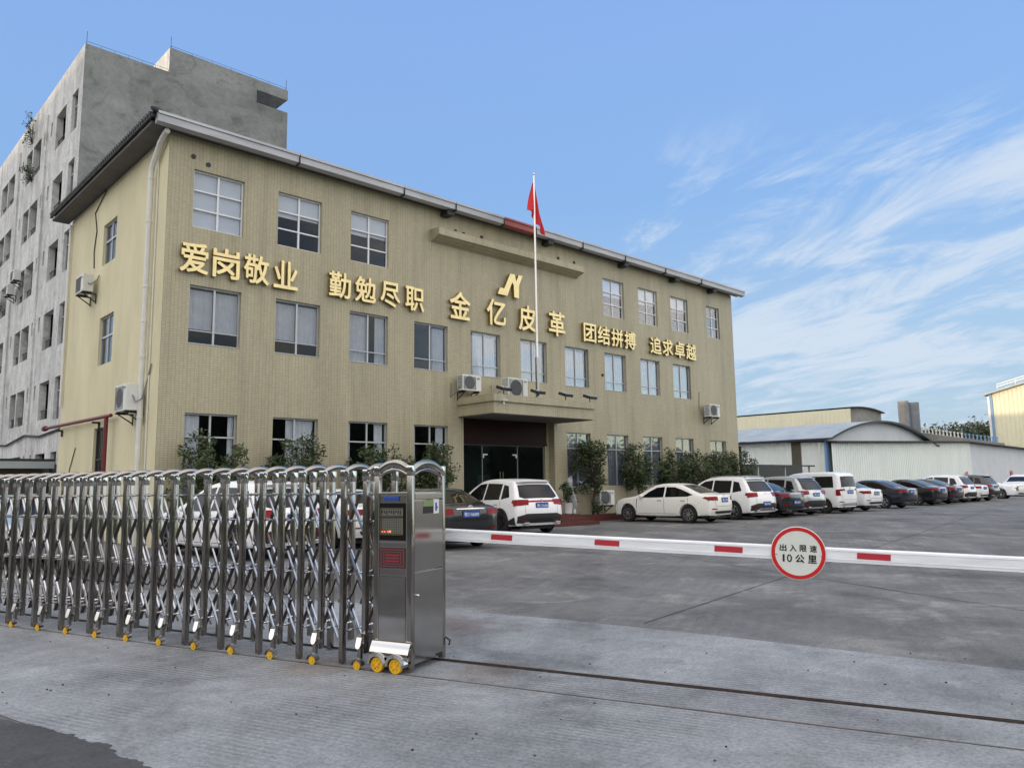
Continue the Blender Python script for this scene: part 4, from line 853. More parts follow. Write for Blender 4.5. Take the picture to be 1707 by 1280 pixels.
# wooded hills, and an added bare ridge that blocks the sun
def ridge(name, pts, h, wdt, seed, crowns, cs, kind='structure'):
    """a long low hill along pts with tree crowns on it"""
    rnd = random.Random(seed); mb = MB(); vs = []; n = len(pts); m = 9
    for i, (x, y, k) in enumerate(pts):
        a, b = Vector(pts[max(i-1, 0)][:2]), Vector(pts[min(i+1, n-1)][:2]); d = (b-a).normalized(); q = Vector((-d.y, d.x))
        for j in range(m):
            u = j/(m-1)*2-1; z = h*k*(cos(u*pi/2)**1.3); vs.append((x+q.x*u*wdt, y+q.y*u*wdt, z-.3))
    mb.add(vs, [(i*m+j, i*m+j+1, (i+1)*m+j+1, (i+1)*m+j) for i in range(n-1) for j in range(m-1)])
    tag(mb.build(name, MT['leafdark'], None, smooth=True), kind=kind)
    if crowns:
        lf = MB()
        for _ in range(crowns):
            i = rnd.randrange(n-1); t = rnd.random(); u = rnd.uniform(-.8, .8); x = pts[i][0]*(1-t)+pts[i+1][0]*t; y = pts[i][1]*(1-t)+pts[i+1][1]*t; k = pts[i][2]*(1-t)+pts[i+1][2]*t
            a, b = Vector(pts[i][:2]), Vector(pts[i+1][:2]); d = (b-a).normalized(); q = Vector((-d.y, d.x)); z = h*k*(cos(u*pi/2)**1.3)
            c = Vector((x+q.x*u*wdt, y+q.y*u*wdt, z+rnd.uniform(-.2, .7)*cs)); leaves(lf, c, 44, cs*rnd.uniform(.7, 1.15), cs*.19, rnd)
        tag(lf.build('hill_woods', MT['leafdark'], None, recalc=False), kind='stuff')
ridge('hill', [(470-i*9, 20+i*22, (.90+.08*sin(i*.9+1)+.05*sin(i*2.3))*(1 if i < 6 else .62)) for i in range(12)], 28, 60, 3, 1700, 5.5)
ridge('hill', [(-152+3*sin(i), -90+i*20, 1+.015*sin(i*1.3)) for i in range(22)], 37.4, 60, 5, 0, 4)  # unseen west ridge added to keep the low sun off the yard
ridge('hill', [(-80+i*14, -46+4*sin(i*.7), .8+.25*sin(i*.8+.6)+.12*sin(i*2.1)) for i in range(16)], 11.5, 14, 6, 420, 2.2)

# ------------------------------------------------------------------ retractable steel gate
GATE = root('retractable_gate', tuple(gp(0.2, .25)), 'stainless steel accordion gate with a control head on yellow wheels', 'gate')
def gbox(mb, s0, s1, b0, b1, z0, z1):
    vs = [gp(s, b, z) for z in (z0, z1) for b in (b0, b1) for s in (s0, s1)]
    return mb.add(vs, [(0, 2, 3, 1), (4, 5, 7, 6), (0, 1, 5, 4), (2, 6, 7, 3), (0, 4, 6, 2), (1, 3, 7, 5)])
BF, BR = 0.035, 0.455
def arch_pts(p, q, z, rise, n=14):
    return [p+(q-p)*(i/n)+Vector((0, 0, z+rise*sin(pi*i/n)**.75)) for i in range(n+1)]
NF = 27; S0, DS = 0.505, 0.2475
for k in range(NF):
    s = S0+k*DS; cast = k % 2 == 0; zb = .115 if cast else .012
    f = MB()
    for b in (BF, BR): gbox(f, s-.022, s+.022, b-.028, b+.028, zb, 1.64)
    fr = f.build('gate_frame', MT['steel'], GATE, bevel=.009, smooth=True)
    for b in (BF, BR):
        c = MB(); gbox(c, s-.026, s+.026, b-.032, b+.032, 1.585, 1.69); c.build('post_cap', MT['steelbright'], fr, bevel=.008, smooth=True)
    a = MB(); a.tube(arch_pts(gp(s, BF-.01), gp(s, BR+.01), 1.648, .078), .019, 10, ell=1.45); a.build('arch', MT['steel'], fr, smooth=True)
    for z in (1.475, 1.235, .765, .285):
        rd = MB(); rd.cyl(gp(s-.03, BF+.02, z), gp(s-.03, BR-.02, z), .0085, 8)
        for b in (BF+.06, .245, BR-.06): rd.cyl(gp(s-.03, b-.008, z), gp(s-.03, b+.008, z), .015, 8)
        rd.build('pivot_rod', MT['steelbright'], fr, smooth=True)
    if cast:
        cs = s-.005; w = MB()
        w.lathe([(0, -.014), (.034, -.014), (.036, -.008), (.036, .014), (0, .014)], gp(cs, -.07, .037), -GB, 18); wh = w.build('caster', MT['yellow'], fr, smooth=True)
        h = MB(); h.lathe([(0, .0145), (.014, .0145), (.014, .02), (0, .02)], gp(cs, -.07, .037), -GB, 10)
        for q in range(5): h.cyl(gp(cs+.022*cos(q*1.256), -.0845, .037+.022*sin(q*1.256)), gp(cs+.022*cos(q*1.256), -.0855, .037+.022*sin(q*1.256)), .005, 6)
        h.build('hub', MT['yellow'], wh)
        fd = MB(); 
        for i in range(9):
            t0, t1 = pi*i/9, pi*(i+1)/9; R = .047
            vs = [gp(cs+R*cos(t), b, .037+R*sin(t)+dz) for t in (t0, t1) for b, dz in ((-.095, 0), (-.045, .004))]
            vs += [gp(cs+(R+.01)*cos(t), b, .037+(R+.01)*sin(t)+dz) for t in (t0, t1) for b, dz in ((-.095, 0), (-.045, .004))]
            fd.add(vs, [(0, 1, 3, 2), (4, 6, 7, 5), (0, 4, 5, 1), (2, 3, 7, 6), (0, 2, 6, 4), (1, 5, 7, 3)])
        gbox(fd, cs-.018, cs+.018, -.055, -.025, .085, .20)
        gbox(fd, cs-.018, cs+.018, -.03, BF, .17, .20); fd.build('fender', MT['steel'], wh, smooth=True)
        pl = MB(); prof = [(-.026, .262), (.026, .262), (.027, .20), (.018, .178), (0, .170), (-.018, .178), (-.027, .20)]
        n = len(prof); vs = [gp(cs+u, -.075+(.285-v)*-.30+.03, v) for u, v in prof]+[gp(cs+u, -.065+(.285-v)*-.30+.03, v) for u, v in prof]
        pl.add(vs, [tuple(range(n-1, -1, -1)), tuple(range(n, 2*n))]+[(i, (i+1) % n, n+(i+1) % n, n+i) for i in range(n)]); gbox(pl, cs-.02, cs+.02, -.05, BF, .268, .282)
        pl.build('shield_plate', MT['steelbright'], wh)
    if k < NF-1:
        s1 = s+DS; lt = MB(); ld = MB()
        for z0, z1, fr_ in ((1.45, .97, 1), (.95, .47, 1), (.46, .14, .68)):
            e_ = s1-.03-(DS-.02)*fr_
            for b in (BF+.05, BR-.05): lt.bar(gp(s1-.03, b, z0), gp(e_, b, z1), .011, .020, GB)
            ld.bar(gp(s1-.03, .25, z1+.02), gp(e_, .25, z0+.02), .012, .034, GB)
        lt.build('scissor_arms', MT['steelarm'], GATE); ld.build('scissor_arms', MT['steelshade'], GATE)
        cb = MB(); cb.tube([gp(s+DS*i/10, .23, .70-.17*sin(pi*i/10)-.02*sin(pi*i/5)) for i in range(11)], .0075, 6)
        cb.build('cable_loop', MT['black'], GATE, smooth=True)
# control head
HS, HB, HZ = .39, .53, 1.475
h = MB(); gbox(h, .035, HS-.035, .006, HB-.006, .05, HZ-.01); head = h.build('control_head', MT['steelpanel'], GATE, bevel=.004)
for s, b in ((.022, .022), (HS-.022, .022), (.022, HB-.022), (HS-.022, HB-.022)):
    h = MB(); gbox(h, s-.026, s+.026, b-.026, b+.026, .03, 1.63); h.build('corner_post', MT['steel'], head, bevel=.009, smooth=True)
for s, b in ((.022, .022), (HS-.022, .022), (.022, HB-.022), (HS-.022, HB-.022)):
    h = MB(); gbox(h, s-.030, s+.030, b-.030, b+.030, 1.625, 1.715); h.build('post_cap', MT['steelbright'], head, bevel=.010, smooth=True)
h = MB()
for p, q in (((.022, .022), (HS-.022, .022)), ((.022, HB-.022), (HS-.022, HB-.022)), ((.022, .022), (.022, HB-.022)), ((HS-.022, .022), (HS-.022, HB-.022))):
    P, Q = gp(*p), gp(*q); h.tube(arch_pts(P, Q, 1.655, .085, 18), .024, 10, ell=1.3); h.tube(arch_pts(P, Q, 1.605, .078, 18), .012, 8)
h.build('arch', MT['steel'], head, smooth=True)
h = MB(); gbox(h, .03, HS-.03, -.004, HB+.004, HZ-.008, HZ+.012); gbox(h, -.004, .03, .05, HB-.05, HZ-.05, HZ); h.build('deck', MT['steelbright'], head, bevel=.003)
h = MB()
for a, b2, z0, z1 in ((.05, HS-.05, 1.055, 1.075), (.05, HS-.05, 1.022, 1.028), (.05, HS-.05, .838, .843), (.05, HS-.05, .785, .790)): gbox(h, a, b2, -.002, .006, z0, z1)
gbox(h, .046, .054, -.002, .006, .24, 1.46); gbox(h, HS-.054, HS-.046, -.002, .006, .24, 1.46); h.build('trim_strip', MT['steelbright'], head)
h = MB(); gbox(h, .055, HS-.055, -.006, .006, 1.08, 1.395); scr = h.build('display_housing', mat('display_black', (.006, .006, .007), .6, spec=.15), head, bevel=.004)
h = MB(); gbox(h, .085, .305, -.010, -.005, 1.29, 1.345); gbox(h, .085, .305, -.010, -.005, 1.135, 1.265); dsp = h.build('display', MT['lcd'], scr)
h = MB()
for s0, s1, z0, z1 in ((.085, .315, 1.285, 1.35), (.085, .315, 1.13, 1.27)):
    for a in ((s0, s1, z0-.004, z0), (s0, s1, z1, z1+.004), (s0-.004, s0, z0, z1), (s1, s1+.004, z0, z1)): gbox(h, a[0], a[1], -.013, -.006, a[2], a[3])
h.build('display_bezel', mat('khaki_bezel', (.16, .14, .07), .5), scr)
h = MB()
for i in range(9): gbox(h, .10+i*.0235, .102+i*.0235, -.0115, -.0101, 1.137, 1.263)
for j in range(6): gbox(h, .096, .304, -.0115, -.0101, 1.15+j*.02, 1.152+j*.02)
for i in range(9): gbox(h, .10+i*.0235, .114+i*.0235, -.0115, -.0101, 1.30+.006*(i % 3), 1.333)
h.build('display_grid', MT['trim'], dsp)
h = MB()
for s, w, hh in ((.295, .010, .008), (.27, .010, .008), (.215, .020, .014), (.235, .006, .010)): gbox(h, s-w/2, s+w/2, -.014, -.0116, 1.148, 1.148+hh)
h.build('lit_dots', MT['led'], dsp)
h = MB(); gbox(h, .13, .29, -.004, .006, 1.415, 1.452); h.build('blue_label', MT['blue'], head, bevel=.004)
h = MB(); gbox(h, .058, HS-.058, -.003, .006, .848, 1.018); wp = h.build('warning_panel', mat('smoked_panel', (.06, .05, .05), .2), head)
h = MB()
def ringrect(mb, s0, s1, z0, z1, w, b0, b1):
    for a in ((s0, s1, z0, z0+w), (s0, s1, z1-w, z1), (s0, s0+w, z0+w, z1-w), (s1-w, s1, z0+w, z1-w)): gbox(mb, a[0], a[1], b0, b1, a[2], a[3])
ringrect(h, .075, HS-.075, .86, 1.005, .007, -.0045, -.0031); ringrect(h, .105, HS-.105, .88, .985, .005, -.0045, -.0031)
for z in (.90, .925, .95): gbox(h, .125, HS-.125, -.0045, -.0031, z, z+.012)
h.build('red_marking', mat('dim_red_print', (.30, .02, .035), .4), wp)
h = MB(); gbox(h, .06, HS-.06, -.0035, .006, .25, .775); h.build('lower_panel', mat('mirror_panel', (.48, .47, .45), .08, 1.0, var=.08, scale=3, bump=.05, bscale=3), head)
# skirt with its bright kick plate, fenders and two wheels
h = MB(); gbox(h, .0, HS, -.035, .006, .10, .20); 
h.build('skirt', MT['steel'], head, bevel=.004)
h = MB(); vs = []
for i in range(9):
    t = i/8; z = .245-.115*t; b = -.030-.045*sin(t*pi*.5)
    for s in (-.015, HS-.012): vs.append(gp(s, b, z))
    for s in (-.015, HS-.012): vs.append(gp(s, b+.006, z))
h.add(vs, [(4*i, 4*i+4, 4*i+5, 4*i+1) for i in range(8)]+[(4*i+2, 4*i+3, 4*i+7, 4*i+6) for i in range(8)]); gbox(h, -.012, HS-.014, -.03, .006, .238, .246)
h.build('kick_plate', MT['steelbright'], head, smooth=True)
for s in (.105, .290):
    w = MB(); w.lathe([(0, -.02), (.058, -.02), (.062, -.012), (.062, .012), (.058, .018), (.046, .018), (.046, .010), (0, .010)], gp(s, -.065, .0635), -GB, 26); wh = w.build('wheel', MT['yellow'], head, smooth=True)
    sp = MB(); sp.lathe([(0, .010), (.012, .010), (.012, .022), (0, .022)], gp(s, -.065, .0635), -GB, 12)
    for q in range(6):
        a = q*pi/3+.3; sp.bar(gp(s+.01*cos(a), -.080, .0635+.01*sin(a)), gp(s+.047*cos(a), -.080, .0635+.047*sin(a)), .012, .008, GB)
    sp.build('spokes', MT['yellow'], wh)
    fd = MB()
    for i in range(14):
        t0, t1 = pi*i/14, pi*(i+1)/14
        for R, b0, b1 in ((.070, -.10, -.03), (.080, -.094, -.03), (.090, -.088, -.03)):
            vs = [gp(s+RR*cos(t), b, .0635+RR*sin(t)) for t in (t0, t1) for RR in (R, R+.009) for b in (b0, b1)]
            fd.add(vs, [(0, 1, 5, 4), (2, 6, 7, 3), (0, 4, 6, 2), (1, 3, 7, 5)])
    fd.build('fender', MT['steelbright'], wh, smooth=True)
# end face: seam, door edge, knob, stickers
h = MB(); gbox(h, -.004, .035, .045, HB-.045, .82, HZ-.06); gbox(h, -.004, .035, .045, HB-.045, .09, .812); h.build('end_panel', MT['steelpanel'], head, bevel=.003)
h = MB(); h.lathe([(0, 0), (.012, 0), (.012, .012), (.007, .02), (0, .02)], gp(-.004, .085, .62), -GA, 12); h.build('lock_knob', MT['chrome'], head, smooth=True)
h = MB(); gbox(h, -.006, -.0041, .17, .33, 1.30, 1.36); st_ = h.build('black_sticker', MT['black'], head)
h = MB(); gbox(h, -.006, -.0041, .17, .33, 1.3605, 1.415); h.build('green_sticker', mat('green_sticker', (.20, .28, .10), .5), head)
h = MB(); gbox(h, -.006, -.0041, .335, .42, 1.295, 1.42); ws = h.build('white_sticker', MT['ceramic'], head)
h = MB(); gbox(h, -.0075, -.0061, .36, .385, 1.32, 1.39); gbox(h, -.0075, -.0061, .385, .40, 1.34, 1.355); h.build('sticker_print', MT['blue'], ws)
h = MB(); h.tube([gp(-.0, HB+.01, .20), gp(-.03, HB+.03, .17), gp(-.02, HB+.03, .13)], .008, 6); h.build('hook', MT['iron'], head)

# ------------------------------------------------------------------ barrier arm and speed sign
A0, A1 = Vector((4.585, 5.735, 1.083)), Vector((6.69, 1.61, 0.907))
ad = (A1-A0).normalized(); an = ad.cross(Vector((0, 0, 1))).normalized()
if an.dot(Vector((-1, -.3, 0))) < 0: an = -an
aup = an.cross(ad).normalized()
if aup.z < 0: aup = -aup
def apnt(t, n=0, u=0): return A0+ad*t+an*n+aup*u
ARM = root('barrier_arm', tuple(apnt(6.3, 0, -.9)), 'long white barrier arm with red reflector patches across the entrance', 'barrier')
T0, T1 = -.55, 6.4
mb = MB(); mb.prism([(-.022, -.055), (.022, -.055), (.022, .045), (.012, .055), (-.012, .055), (-.022, .045)], (T0, T1), lambda u, v, w: apnt(w, u, v)); mb.build('arm', MT['armwhite'], ARM)
mb = MB()
for v in (-.032, .034): mb.bar(apnt(T0, .0235, v), apnt(T1, .0235, v), .006, .004, tuple(an))
mb.build('ridge', MT['armwhite'], ARM)
for t0, t1 in ((-.42, -.2), (.446, .650), (1.413, 1.631), (2.427, 2.651), (3.508, 3.746), (4.95, 5.18)):
    mb = MB(); mb.prism([(t0, -.021), (t1, -.024), (t1+.002, .024), (t0+.003, .026)], (.0225, .0255), lambda u, v, w: apnt(u, w, v)); mb.build('reflector', MT['red'], ARM)
# cabinet that carries the arm, just outside the frame
MB().box(A1.x+.55, A1.x+.95, A1.y-1.9, A1.y-1.5, 0, 1.05).build('post', MT['armwhite'], ARM, bevel=.01)
SC = apnt(3.078, .034, 0); sn = (an+Vector((0, 0, .02))).normalized(); sx = ad; sy = aup
SIGN = root('speed_limit_sign', tuple(apnt(3.078, 0, -.2)), 'round white sign with a red rim and black lettering on the barrier arm', 'sign')
bs = basis(SC, sx, sy, sn)
mb = MB(); R = .205
mb.lathe([(0, -.004), (R, -.004), (R+.004, 0), (R, .004), (0, .004)], (0, 0, 0), (0, 0, 1), 64).xf(bs); mb.build('plate', MT['signwhite'], SIGN, smooth=True)
mb = MB(); n = 72
vs = [(rr*cos(2*pi*i/n), rr*sin(2*pi*i/n), z) for i in range(n) for rr, z in ((R-.030, .0045), (R-.002, .0045), (R-.030, .0062), (R-.002, .0062))]
mb.add(vs, [f for i in range(n) for j in [(i+1) % n] for f in ((4*i+2, 4*i+3, 4*j+3, 4*j+2), (4*i, 4*j, 4*j+2, 4*i+2), (4*i+1, 4*i+3, 4*j+3, 4*j+1))]).xf(bs); mb.build('red_rim', MT['signred'], SIGN)
for i, c in enumerate('出入限速'):
    text_obj('lettering', c, MT['blackink'], SIGN, .052, .054, .0008, .022, bs @ Matrix.Translation((-.113+.0755*i, .040, .0045)))
for c, x, w, h in (('1', -.110, .015, .058), ('0', -.066, .038, .060), ('公', .012, .070, .064), ('里', .105, .066, .064)):
    text_obj('lettering', c, MT['blackink'], SIGN, w, h, .0008, .028 if c not in '10' else .008, bs @ Matrix.Translation((x, -.042, .0045)))
for x in (-.165, .172): MB().lathe([(0, 0), (.007, 0), (.005, .004), (0, .005)], (x, -.012, .0063), (0, 0, 1), 10).xf(bs).build('screw', MT['chrome'], SIGN)

# ------------------------------------------------------------------ cars
def chaikin(p, k=2):
    for _ in range(k):
        q = [p[0]]
        for a, b in zip(p, p[1:]): q += [(a[0]*.75+b[0]*.25, a[1]*.75+b[1]*.25), (a[0]*.25+b[0]*.75, a[1]*.25+b[1]*.75)]
        p = q+[p[-1]]
    return p
KIND = {
 'suv': dict(hw=.93, wb=2.70, r=.352, belt=1.06, tum=.40, top=[(-.84, .34), (-.93, .46), (-.94, .62), (-.92, .82), (-.86, 1.0), (-.76, 1.13), (-.57, 1.37), (-.40, 1.57), (-.38, 1.625), (-.1, 1.66), (.5, 1.70), (1.1, 1.685), (1.55, 1.59), (2.05, 1.30), (2.42, 1.10), (2.9, 1.03), (3.35, .93), (3.56, .78), (3.62, .52), (3.54, .28)],
   side=[[(-.40, 1.17), (.02, 1.10), (.06, 1.53), (-.20, 1.49)], [(.12, 1.095), (.98, 1.07), (.98, 1.575), (.15, 1.555)], [(1.05, 1.068), (2.12, 1.05), (1.78, 1.34), (1.45, 1.535), (1.05, 1.578)]],
   rear=[(-.70, 1.16), (-.55, 1.10), (.55, 1.10), (.70, 1.16), (.60, 1.50), (-.60, 1.50)], front=[(-.70, 1.14), (.70, 1.14), (.60, 1.52), (-.60, 1.52)], lampr=[(.48, .91), (.925, .88), (.925, 1.09), (.44, 1.06)], lamps=[(-.93, .89), (-.62, 1.00), (-.66, 1.09), (-.87, 1.07)],
   plate=(.90, .88), low=.50, dl=[.06, 1.02]),
 'sedan': dict(hw=.885, wb=2.70, r=.325, belt=.965, tum=.42, top=[(-.95, .32), (-1.04, .45), (-1.06, .62), (-1.05, .82), (-1.02, .98), (-.96, 1.03), (-.62, 1.06), (-.38, 1.10), (.02, 1.27), (.42, 1.42), (.8, 1.465), (1.15, 1.47), (1.5, 1.42), (1.95, 1.20), (2.35, .985), (2.9, .925), (3.35, .80), (3.5, .64), (3.54, .45), (3.46, .24)],
   side=[[(-.20, 1.07), (.02, 1.00), (.98, .975), (.98, 1.355), (.62, 1.345), (.28, 1.25)], [(1.05, .972), (2.06, .95), (1.74, 1.17), (1.42, 1.33), (1.05, 1.358)]],
   rear=[(-.62, 1.10), (.62, 1.10), (.52, 1.40), (-.52, 1.40)], front=[(-.66, 1.02), (.66, 1.02), (.56, 1.38), (-.56, 1.38)], lampr=[(.46, .83), (.875, .84), (.875, .99), (.46, .975)], lamps=[(-1.02, .84), (-.66, .93), (-.72, .99), (-.99, .985)],
   plate=(.86, .0), low=.34, dl=[.0, 1.02]),
 'van': dict(hw=.85, wb=2.72, r=.32, belt=1.13, tum=.16, top=[(-.68, .32), (-.80, .42), (-.82, .60), (-.80, .9), (-.78, 1.15), (-.72, 1.5), (-.66, 1.74), (-.55, 1.83), (0, 1.87), (.8, 1.875), (1.5, 1.84), (1.9, 1.74), (2.4, 1.36), (2.75, 1.10), (3.1, 1.02), (3.4, .88), (3.53, .7), (3.55, .45), (3.46, .24)],
   side=[[(-.50, 1.20), (.62, 1.19), (.62, 1.69), (-.42, 1.69)], [(.70, 1.18), (1.45, 1.16), (1.45, 1.69), (.70, 1.69)], [(1.53, 1.15), (2.45, 1.13), (2.1, 1.46), (1.85, 1.64), (1.53, 1.68)]],
   rear=[(-.60, 1.19), (.60, 1.19), (.55, 1.66), (-.55, 1.66)], front=[(-.68, 1.2), (.68, 1.2), (.62, 1.68), (-.62, 1.68)], lampr=[(.66, .80), (.845, .80), (.845, 1.10), (.40, 1.10), (.40, 1.03), (.70, 1.02)], lamps=[(-.80, .80), (-.70, .82), (-.66, 1.10), (-.78, 1.10)],
   plate=(.98, .95), low=.36, dl=[.66, 1.49]),
}
def car(kind, x, y, rz, paint, label, text=None, rim='rim', spokes=7, cladding=False, plate_low=False, lamp_bar=False, rails=False, mirror_cap=None, height=1.0, badge=True):
    K = KIND[kind]; hw, wb, WR, belt, tum = K['hw'], K['wb'], K['r'], K['belt'], K['tum']
    root_ = empty('parked_car', (x, y, 0), rz, label, 'car', 'cars parked in the yard')
    top = chaikin(K['top'], 2); y0 = min(p[0] for p in top); y1 = max(p[0] for p in top); zb = .22; RA = WR+.045
    def sm(t): t = max(0, min(1, t)); return t*t*(3-2*t)
    def W(yy, z):
        w = hw
        t = max(0, (y0+.9-yy)/.9); w *= 1-.06*t*t
        t = max(0, (yy-(y1-1.2))/1.2); w *= 1-.10*t*t
        if z < .60: w -= .05*((.60-z)/.38)**2
        elif z < belt: w -= .035*((z-.60)/(belt-.60))**2
        else: w -= .035+tum*(z-belt)
        for ay in (0, wb):
            d = hypot(yy-ay, z-WR)
            if d < RA+.10: w += .012*sm((RA+.10-d)/.10)
        return w
    def deform(px_, py_, pz):
        u = px_/hw; a = abs(u); t = max(0, min(1, (y0+.7-py_)/.7)); py2 = py_+(.07*a**2+.16*a**5)*t*t
        t = max(0, min(1, (py_-(y1-.9))/.9)); py2 -= (.12*a**2+.18*a**5)*t*t
        return Vector((px_, py2, (pz-.045*a**2.5*sm((pz-.7)/.5))*(1 if height == 1 else height)))
    # outline: over the roof, then the sills with both wheel arches
    low = []; zl = .26
    low.append((y1-.10, zl))
    for ay in (wb, 0):
        a0 = math.asin(max(-1, min(1, (zl-WR)/RA)))
        for i in range(17):
            t = a0+(pi-2*a0)*i/16; low.append((ay+RA*cos(t), WR+RA*sin(t)))
        if ay == wb: low += [(wb-RA-.25, .235), (wb*.5, .23), (RA+.25, .235)]
    low.append((y0+.12, zl+.03))
    outl = top+low; n = len(outl)
    area = sum(outl[i-1][0]*outl[i][1]-outl[i][0]*outl[i-1][1] for i in range(n)); sg = 1 if area > 0 else -1
    def offs(poly, d):
        r_ = []
        for i in range(n):
            p0, p1, p2 = Vector(poly[i-1]), Vector(poly[i]), Vector(poly[(i+1) % n]); d1 = (p1-p0); d2 = (p2-p1)
            d1 = d1.normalized() if d1.length > 1e-6 else d2.normalized(); d2 = d2.normalized() if d2.length > 1e-6 else d1
            nn = Vector((-(d1+d2).y, (d1+d2).x)); nn = nn.normalized() if nn.length > 1e-4 else Vector((-d1.y, d1.x))
            r_.append(tuple(p1+nn*(d*sg)))
        return r_
    bm = bmesh.new(); lay = bm.verts.layers.float.new('in'); rings = []
    for dd, val in ((0, 0.0), (.018, .3), (.05, 1.0)):
        ring = []
        for p in (outl if dd == 0 else offs(outl, dd)):
            v = bm.verts.new((0, p[0], p[1])); v[lay] = val; ring.append(v)
        rings.append(ring)
    for A_, B_ in zip(rings, rings[1:]):
        for i in range(n): bm.faces.new((A_[i], A_[(i+1) % n], B_[(i+1) % n], B_[i]))
    bm.faces.new(rings[2]); bm.normal_update(); bm.verts.index_update(); vs = rings[0]; seen = set(bm.verts)
    for axis, lo, hi, d in ((1, y0, y1, .16), (2, .2, 1.9, .11)):
        c = lo+d
        while c < hi:
            fs = [f for f in bm.faces if all(v[lay] > .99 for v in f.verts)]
            es = {e for f in fs for e in f.edges}; v2 = {v for f in fs for v in f.verts}; co_ = [0, 0, 0]; no = [0, 0, 0]; co_[axis] = c; no[axis] = 1
            bmesh.ops.bisect_plane(bm, geom=list(fs)+list(es)+list(v2), dist=1e-4, plane_co=co_, plane_no=no)
            for v in bm.verts:
                if v not in seen: v[lay] = 1.0; seen.add(v)
            c += d
    bmesh.ops.triangulate(bm, faces=[f for f in bm.faces if len(f.verts) > 4])
    bm.verts.index_update(); bm.verts.ensure_lookup_table()
    side = [(v.co.y, v.co.z, v[lay]) for v in bm.verts]; sf = [tuple(v.index for v in f.verts) for f in bm.faces]; oi = list(range(n)); bm.free()
    V = []; F = []; m = len(side)
    xof = [W(a, b)-{0.0: .05, .3: .016}.get(round(q, 1), 0) for a, b, q in side]
    for sgn in (1, -1): V += [deform(sgn*xo, a, b) for xo, (a, b, q) in zip(xof, side)]
    F += sf+[tuple(i+m for i in reversed(f)) for f in sf]
    cols = [1-2*i/9 for i in range(1, 9)]; base = len(V); nc = len(cols)
    for i in oi: V += [deform(c*xof[i], side[i][0], side[i][1]) for c in cols]
    for k in range(n):
        k2 = (k+1) % n; A = [oi[k]]+[base+k*nc+c for c in range(nc)]+[oi[k]+m]; B = [oi[k2]]+[base+k2*nc+c for c in range(nc)]+[oi[k2]+m]
        F += [(A[c], B[c], B[c+1], A[c+1]) for c in range(nc+1)]
    mb = MB(); mb.add(V, F); body = mb.build('body', MT[paint], root_, smooth=True)
    # panels that follow the body
    def panel(poly, mapf, grid=.10):
        b = bmesh.new(); b.faces.new([b.verts.new((u, v, 0)) for u, v in poly])
        for ax in (0, 1):
            lo = min(p[ax] for p in poly); hi = max(p[ax] for p in poly); c = lo+grid
            while c < hi:
                co_ = [0, 0, 0]; no = [0, 0, 0]; co_[ax] = c; no[ax] = 1
                bmesh.ops.bisect_plane(b, geom=list(b.verts)+list(b.edges)+list(b.faces), dist=1e-4, plane_co=co_, plane_no=no); c += grid
        for v in b.verts: v.co = mapf(v.co.x, v.co.y)
        me = bpy.data.meshes.new('panel'); bmesh.ops.recalc_face_normals(b, faces=b.faces); b.to_mesh(me); b.free()
        me.polygons.foreach_set('use_smooth', [True]*len(me.polygons)); return me
    def sidep(name, poly, m_, sgn, e=.006, parent=None):
        o = mesh_obj(name, panel(poly, lambda a, b: deform(sgn*(W(a, b)+e), a, b)), MT[m_], parent or root_); return o
    ip = max(range(len(top)), key=lambda i: top[i][1])
    def yr(z):
        for (a, za), (b, zb2) in zip(top[:ip], top[1:ip+1]):
            if za <= z <= zb2: return a+(b-a)*(z-za)/max(1e-6, zb2-za)
        return top[0][0]
    def yf(z):
        r_ = top[ip:][::-1]
        for (a, za), (b, zb2) in zip(r_, r_[1:]):
            if za <= z <= zb2: return a+(b-a)*(z-za)/max(1e-6, zb2-za)
        return top[-1][0]
    def rearp(name, poly, m_, e=.008, parent=None): return mesh_obj(name, panel(poly, lambda a, z: deform(a, yr(z)-e, z+e*.4)), MT[m_], parent or root_)
    def frontp(name, poly, m_, e=.008, parent=None): return mesh_obj(name, panel(poly, lambda a, z: deform(a, yf(z)+e, z+e*.4)), MT[m_], parent or root_)
    for sgn in (1, -1):
        for p in K['side']: sidep('side_window', p, 'carglass', sgn, .007)
        for q in K['dl']:
            w = .006; sidep('door_gap', [(q-w, .34), (q+w, .34), (q+w, belt-.02), (q-w, belt-.02)], 'trim', sgn, .0025)
            hx = q+.10 if q < .6 else q+.10
            s_ = MB(); zz = belt-.13; p_ = [deform(sgn*(W(hx+d, zz)+.018), hx+d, zz) for d in (0, .10, .20)]; s_.tube(p_, .012, 6); s_.build('door_handle', MT['chrome'] if paint != 'paint_black' else MT['trim'], root_, smooth=True)
        sidep('door_gap', [(.35, .335), (wb-.5, .335), (wb-.5, .345), (.35, .345)], 'trim', sgn, .0025)
        q = wb-.42; sidep('door_gap', [(q-.006, .34), (q+.006, .34), (q+.02-.04, belt-.06), (q-.052, belt-.06)], 'trim', sgn, .0025)
        mm = MB(); my = 2.02 if kind != 'van' else 2.35; mz = belt+.06; c = deform(sgn*(W(my, mz)+.09), my, mz)
        mm.lathe([(0, -.09), (.055, -.075), (.075, -.02), (.07, .05), (.03, .085), (0, .09)], c, (sgn, .25, 0), 12); mm.bar(c, deform(sgn*(W(my, mz)-.03), my+.03, mz-.05), .05, .03); mm.build('mirror', MT[mirror_cap or paint], root_, smooth=True)
        sx_ = sgn
        rearp('tail_lamp', [(sx_*a, b) for a, b in K['lampr']], 'lamp', .010); sidep('tail_lamp', K['lamps'], 'lamp', sgn, .010)
        hl = {'suv': [(.42, .72), (.86, .78), (.86, .90), (.46, .84)], 'sedan': [(.40, .62), (.82, .66), (.82, .77), (.44, .72)], 'van': [(.42, .72), (.80, .78), (.80, .95), (.46, .86)]}[kind]
